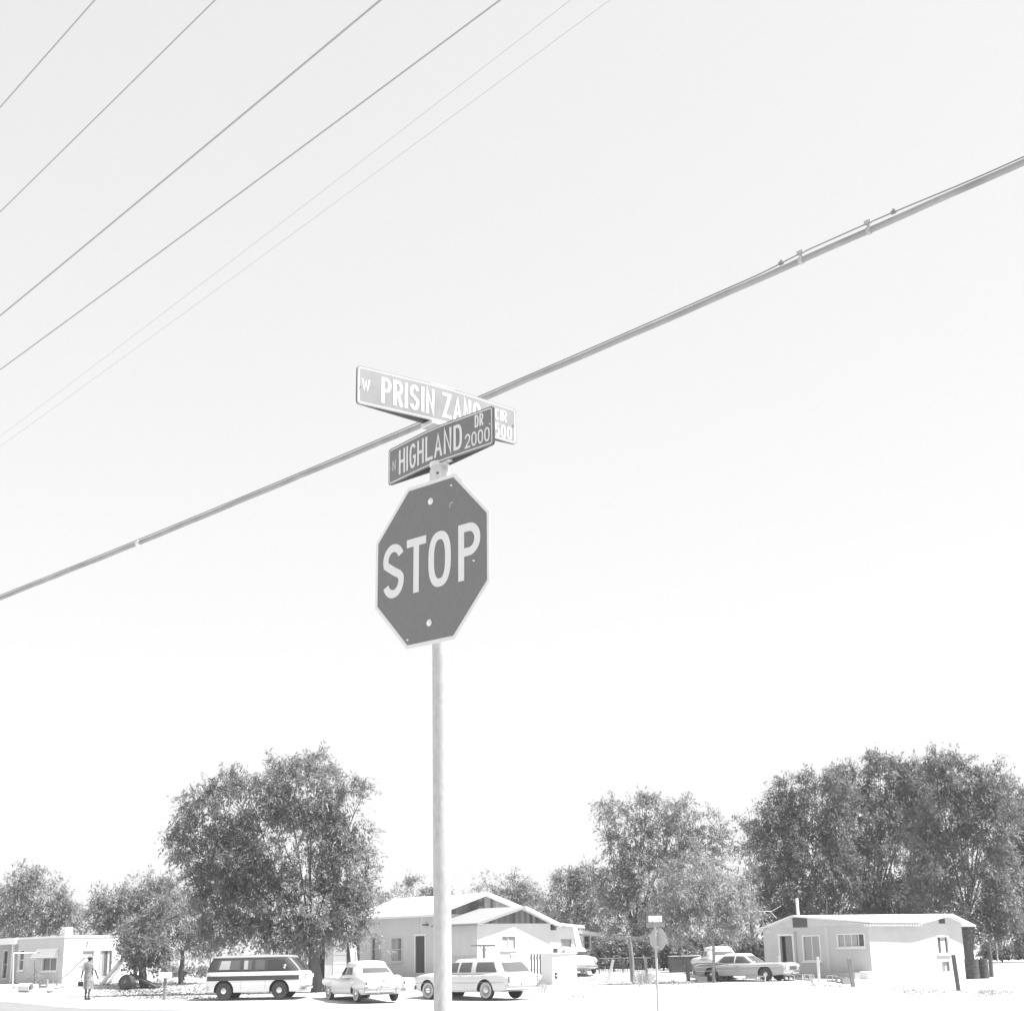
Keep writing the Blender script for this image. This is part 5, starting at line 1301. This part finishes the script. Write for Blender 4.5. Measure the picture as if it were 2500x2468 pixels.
# concrete blocks
bm_ = thing('concrete_block', 'x', 'concrete block')
mb = MB()
for x0, x1 in ((-.20, -.17), (-.015, .015), (.17, .20)): mb.box(x0, x1, -.10, .10, 0.0, .20)
for y0, y1 in ((-.10, -.07), (.07, .10)):
    for x0, x1 in ((-.17, -.015), (.015, .17)): mb.box(x0, x1, y0, y1, 0, .20)
mb.build('shell', CONC, bm_)
blk = [(1832, 2388, 0, 'concrete block in front of hardtop door, leftmost of the scattered blocks'), (1858, 2396, 1, 'tumbled concrete block below the hardtop front wheel'), (1925, 2394, 1, 'concrete block just right of the post at the hardtop bumper'),
       (1950, 2391, 1, 'concrete block tipped on its side, left of the pair before the porch slab'), (1974, 2393, 1, 'concrete block tipped on its side, right of the pair before the porch slab'), (2032, 2396, 1, 'concrete block on its side left of the leaning grey post'),
       (2055, 2400, 1, 'larger looking block touching its neighbour by the leaning grey post'), (2071, 2402, 0, 'last concrete block, right against the leaning grey post'), (1765, 2394, 1, 'concrete block below the thin pale post at the hardtop'), (1715, 2396, 0, 'concrete block near the willow trunk foot')]
for i, (x, y, flip, lb) in enumerate(blk):
    o = bm_ if i == 0 else copy_tree(bm_)
    g = ground(x, y); o.location = g + Vector((0, 0, .12 if flip else 0)); o['label'] = lb; o['group'] = 'concrete blocks scattered along the fence line'
    o.rotation_euler = (R(80) if flip else 0, R(4) if flip else 0, R(random.uniform(-25, 25))); o.scale = (1.15, 1.15, 1.15)
wb = ground(2116, 2389); t = thing('stucco_block', 'square white block at the right end of the porch slab', 'block', wb, R(AL))
MB().box(-.24, .24, -.2, .2, -.1, .34).build('block', STUCCO_W, t, bevel=.02)

# ------------------------------------------------------------------ left yard
# chain link fence frame
fa = ground(31, 2402); fb = ground(402, 2392); t0_ = at_y(33, 2326, fa.y); t1_ = at_y(400, 2320, fb.y)
cf = thing('pipe_fence', 'pale pipe fence frame with long top rail before the left house', 'fence', fa)
MB().tube([t0_, t1_], .028, 8).build('top_rail', CAST, cf, True)
for a, b in ((fa, t0_), (fb, t1_)): MB().tube([a, b], .04, 8).build('post', CAST, cf, True)
for x_ in (160, 290):
    tt = (x_ - 33) / 367; b = fa.lerp(fb, tt); MB().tube([Vector((b.x, b.y, zg(b.x, b.y))), t0_.lerp(t1_, tt)], .022, 8).build('post', CAST, cf, True)
# leaning poles
def leaning(label, a, b, Ya, w_, mt=TRIM):
    g = ground(*b); t = at_y(a[0], a[1], Ya); o = MB().bar(g, t, w_).build('leaning_pole', mt); tag(o, label, 'pole')
leaning('long thick white pole propped diagonally under the small tree', (318, 2318), (247, 2403), 78.5, .16)
leaning('thin pale pole propped behind the walking person', (208, 2336), (136, 2404), 78.0, .05, WOOD_L)
leaning('short white pole propped just right of the long white one', (303, 2341), (288, 2360), 76.5, .12)
# tyre and dark board
g = ground(309, 2415); k = mpp(g.y); rr_ = 26 * k
ty = thing('truck_tyre', 'large dark truck tyre standing on edge under the low tree', 'tyre', g)
q = Matrix.Translation(g + Vector((0, 0, 17.5 * k))) @ Matrix.Rotation(R(-38), 4, 'Z') @ Matrix.Rotation(R(78), 4, 'X') @ Matrix.Diagonal((1.45, 1, 1, 1))
rr_ = 17.5 * k
MB().lathe([(rr_ * .55, -.12), (rr_ * .9, -.16), (rr_, -.11), (rr_, .11), (rr_ * .9, .16), (rr_ * .55, .12)], q, 30).build('tread', RUBBER, ty, True, True)
MB().lathe([(rr_ * .54, -.1), (rr_ * .54, .13), (rr_ * .4, .10), (rr_ * .15, .14)], q, 24).build('rim', mat('old_rim', .14, .6, .4, 6), ty, True, True)
b = ground(385, 2412); b2 = at_y(322, 2378, b.y + .3)
o = MB().bar(b + Vector((0, 0, .05)), b2, .5, .10).build('dark_board', WOOD_D); tag(o, 'wide dark board slumped against the truck tyre', 'board')
# mailbox
g = ground(401, 2440); k = mpp(g.y)
mbx = thing('mailbox', 'white mailbox on a braced wooden post beside the tree shadow', 'mailbox', g)
tp_ = g + Vector((0, 0, 50 * k)); MB().bar(g - Vector((0, 0, .1)), tp_, .11).build('post', WOOD, mbx, True, bevel=.01)
mb = MB(); mb.bar(g + Vector((0, 0, 32 * k)), tp_ + Vector((-.28, 0, -.02)), .05); mb.bar(g + Vector((0, 0, 32 * k)), tp_ + Vector((.28, 0, -.02)), .05); mb.build('brace', WOOD_L, mbx, True)
q = Matrix.Translation(tp_) @ Matrix.Rotation(R(8), 4, 'Z')
mb = MB(); rings = []
for x in (-.25, .25): rings.append([q @ Vector((x, y, z)) for y, z in [(-.12, 0), (.12, 0)] + [(.12 * math.cos(R(a)), .12 + .11 * math.sin(R(a))) for a in range(0, 181, 20)]])
mb.loft(rings); mb.build('box', SIGNWHITE, mbx, True, True)
# drum lying on its side, junk
g = ground(62, 2421); k = mpp(g.y)
bd = thing('barrel', 'pale barrel lying on its side with dark open end, far left yard', 'barrel', g)
q = Matrix.Translation(g + Vector((0, 0, 10.5 * k))) @ Matrix.Rotation(R(-20), 4, 'Z') @ Matrix.Rotation(R(90), 4, 'Y')
MB().lathe([(.02, -.34), (10 * k, -.34), (10.3 * k, -.3), (10.3 * k, .32), (9.3 * k, .33), (9 * k, .0)], q, 24).build('shell', STUCCO_P, bd, True, True)
MB().lathe([(8.9 * k, .05), (8.9 * k, .1)], q, 20).build('inside', DARK, bd, True)
rng = random.Random(9)
for i, (x, y, s_, lb, m_) in enumerate(((106, 2410, .35, 'grey crate standing behind the lying barrel', WOOD), (122, 2422, .30, 'white rubble lump nearest the road right of barrel', CONC), (140, 2414, .22, 'small pale rubble lump furthest right of the barrel', CONC), (152, 2411, .16, 'smallest rubble lump at the end of the row', CONC), (35, 2412, .2, 'pale rubble lump left of the lying barrel', CONC))):
    g = ground(x, y); mb = MB()
    if i == 0:
        for z in (0, .14, .28): mb.box(-.2, .2, -.15, -.12, z, z + .1); mb.box(-.2, .2, .12, .15, z, z + .1)
        for x_ in (-.2, .17): mb.box(x_, x_ + .03, -.12, .12, 0, .38)
        o = mb.build('crate', m_)
    else:
        prof = [(s_ * .5, 0), (s_ * .6, s_ * .3), (s_ * .35, s_ * .55), (.02, s_ * .6)]; mb.lathe(prof, None, 7); mb.v = [v + Vector((rng.uniform(-1, 1), rng.uniform(-1, 1), rng.uniform(-.4, .4))) * s_ * .12 for v in mb.v]
        o = mb.build('rubble', m_)
    o.location = g; tag(o, lb, 'crate' if i == 0 else 'rubble')
# dry shrub stalks left of the awning window
tree('thin dry shrub against the grey wall below the awning', 82, [(82, 2385, 10, 16), (95, 2392, 10, 10)], (84, 2400), L_FAR, 60, tr=.02, clump=.2, leaf=(.1, .03), name='bush', cat='bush', dens=1.5)

# things by the middle house window
g = GP.w(GP.sz(1242, 2340)[0], 0, .9); g.z = base_z
t = thing('armchair', 'dark slatted chair standing below the sunlit window behind wagon', 'chair', (g.x, g.y, .55), R(AR))
MB().box(-.45, .15, -.25, .25, .35, .5).build('seat', TRIM_D, t, bevel=.02); MB().box(-.5, .15, .18, .28, .5, 1.15).build('backrest', TRIM_D, t, bevel=.05)
for x_ in (-.42, .1):
    for y_ in (-.2, .2): MB().box(x_ - .03, x_ + .03, y_ - .03, y_ + .03, 0, .35).build('leg', TRIM_D, t)
t = thing('picket_gate', 'small striped gate of upright slats right of the dark chair', 'gate', (g.x + .78, g.y + .3, .55), R(AR))
mb = MB()
for i in range(4): mb.box(-.3 + i * .2, -.22 + i * .2, -.02, .02, .1, 1.1)
mb.build('slats', WOOD_D, t); 
for z_ in (.3, .85): MB().box(-.32, .4, .022, .05, z_, z_ + .08).build('rail', TRIM, t)

# ------------------------------------------------------------------ the person
g = ground(213, 2440); k = mpp(g.y); Hs = 107 * k * .955
per = thing('person', 'person seen from behind walking, light top and light skirt, dark bag in left hand', 'person', g)
def skin(verts, edges, radii, name, mt, parent, sub=2, root_i=0):
    me = bpy.data.meshes.new(name); me.from_pydata(verts, edges, []); o = bpy.data.objects.new(name, me); COL.objects.link(o)
    md = o.modifiers.new('s', 'SKIN'); 
    if not me.skin_vertices:
        bm = bmesh.new(); bm.from_mesh(me); bm.verts.layers.skin.verify(); bm.to_mesh(me); bm.free()
    for i, r_ in enumerate(radii):
        me.skin_vertices[0].data[i].radius = (r_, r_) if not isinstance(r_, tuple) else r_; me.skin_vertices[0].data[i].use_root = (i == root_i)
    md2 = o.modifiers.new('d', 'SUBSURF'); md2.levels = sub; md2.render_levels = sub
    dg = bpy.context.evaluated_depsgraph_get(); m2 = bpy.data.meshes.new_from_object(o.evaluated_get(dg)); bpy.data.objects.remove(o)
    m2.materials.clear(); m2.materials.append(mt)
    for p in m2.polygons: p.use_smooth = True
    o = bpy.data.objects.new(name, m2); COL.objects.link(o); o.parent = parent; return o
h = Hs / 1.68
V = [(0, 0, .92), (0, 0, 1.10), (0, -.02, 1.34), (0, -.02, 1.45), (.01, .0, 1.52), (.02, 0, 1.62),           # pelvis spine neck head
     (-.09, 0, .88), (-.09, .06, .50), (-.07, -.04, .10), (-.07, .10, .03),                                  # left leg (toe ahead = +y)
     (.09, 0, .88), (.10, -.05, .50), (.07, -.12, .10), (.11, .03, .03),
     (-.17, -.02, 1.36), (-.25, .02, 1.10), (-.30, .06, .90), (-.31, .08, .82),
     (.17, -.02, 1.36), (.27, -.03, 1.10), (.36, -.02, .86), (.39, .0, .78)]
E_ = [(0, 1), (1, 2), (2, 3), (3, 4), (4, 5), (0, 6), (6, 7), (7, 8), (8, 9), (0, 10), (10, 11), (11, 12), (12, 13), (2, 14), (14, 15), (15, 16), (16, 17), (2, 18), (18, 19), (19, 20), (20, 21)]
Rr = [.13, .12, .14, .055, .055, .085, .085, .06, .04, .035, .085, .06, .04, .035, .055, .042, .03, .028, .055, .042, .03, .028]
V = [tuple(c * h for c in v) for v in V]; Rr = [r_ * h for r_ in Rr]
bd_ = skin(V, E_, Rr, 'body', SKIN, per)
# fingers
mbf = MB()
for hx, s_ in ((-.31, -1), (.39, 1)):
    for f_, (dy_, ln_) in enumerate(((-.03, .07), (-.01, .08), (.01, .075), (.03, .06))):
        a = Vector((hx, (.08 if s_ < 0 else 0) + dy_, .79)) * h; mbf.tube([a, a + Vector((s_ * .005, 0, -ln_ * .6)) * h, a + Vector((-s_ * .01, .01, -ln_)) * h], [.011 * h, .010 * h, .007 * h], 6)
    a = Vector((hx - s_ * .01, (.08 if s_ < 0 else 0) + .035, .83)) * h; mbf.tube([a, a + Vector((-s_ * .02, .03, -.04)) * h], [.012 * h, .008 * h], 6)
mbf.build('fingers', SKIN, per, smooth=True)
def ringz(z, rx, ry, cx=0, cy=0, n=20, wob=0): return [Vector(((cx + (rx + wob * math.sin(5 * a)) * math.cos(a)) * h, (cy + (ry + wob * math.cos(4 * a)) * math.sin(a)) * h, z * h)) for a in [2 * math.pi * i / n for i in range(n)]]
MB().loft([ringz(.94, .18, .15), ringz(1.02, .165, .14), ringz(1.15, .165, .14, 0, -.01), ringz(1.30, .20, .155, 0, -.02), ringz(1.40, .185, .13, 0, -.02), ringz(1.46, .08, .07, 0, -.01)]).build('shirt', CLOTH_P, per, smooth=True)
for sx in (-1, 1):
    a = Vector((sx * .15, -.02, 1.38)) * h; b = Vector((sx * (.245 if sx < 0 else .26), .01 if sx < 0 else -.03, 1.13)) * h
    MB().tube([a, a.lerp(b, .5), b], [.085 * h, .078 * h, .072 * h], 12).build('sleeve', CLOTH_W, per, smooth=True)
MB().loft([ringz(1.01, .17, .15), ringz(.90, .19, .165), ringz(.70, .195, .17, .01, 0, 20, .008), ringz(.50, .20, .175, .015, 0, 20, .014), ringz(.42, .20, .175, .02, 0, 20, .018)]).build('skirt', CLOTH_P, per, smooth=True)
ball(per, 'hair', HAIR, (.02 * h, -.02 * h, 1.60 * h), .10 * h, .11 * h, .085 * h)
mb = MB(); mb.lathe([(.01, 1.70), (.07, 1.695), (.095, 1.66), (.10, 1.635), (.135, 1.625), (.135, 1.62), (.09, 1.625)], Matrix.Diagonal((h, h, h, 1)), 20); mb.build('cap', CLOTH_W, per, smooth=True)
for sx in (-.07, .07):
    MB().box((sx - .045) * h, (sx + .045) * h, (-.12 if sx > 0 else -.02) * h, (.10 if sx > 0 else .18) * h, 0.001, .07 * h).build('shoe', LEATHER, per, bevel=.015)
hb = thing('handbag', 'small dark handbag hanging from the walking person\'s left hand', 'bag', g + Vector((-.33 * h, .08 * h, .62 * h)))
MB().box(-.10, .10, -.05, .05, -.10, .08).build('bag', LEATHER, hb, bevel=.02)
mb = MB(); mb.tube([(-.06 + .12 * i / 8, 0, .07 + .10 * math.sin(math.pi * i / 8)) for i in range(9)], .01, 6); mb.build('handle', LEATHER, hb)

# ------------------------------------------------------------------ thin air volume added to lift the far darks
hz = bpy.data.materials.new('dark_lift_volume'); hz.use_nodes = True; t = hz.node_tree
for n_ in list(t.nodes):
    if n_.type != 'OUTPUT_MATERIAL': t.nodes.remove(n_)
pv = t.nodes.new('ShaderNodeVolumePrincipled'); pv.inputs['Color'].default_value = (.95, .95, .95, 1); pv.inputs['Density'].default_value = 0.0006; pv.inputs['Anisotropy'].default_value = 0.2
t.links.new(pv.outputs[0], t.nodes['Material Output'].inputs['Volume'])
tag(MB().box(-3100, 3100, -100, 4100, -1.2, 24).build('dark_lift_volume', hz), kind='stuff')
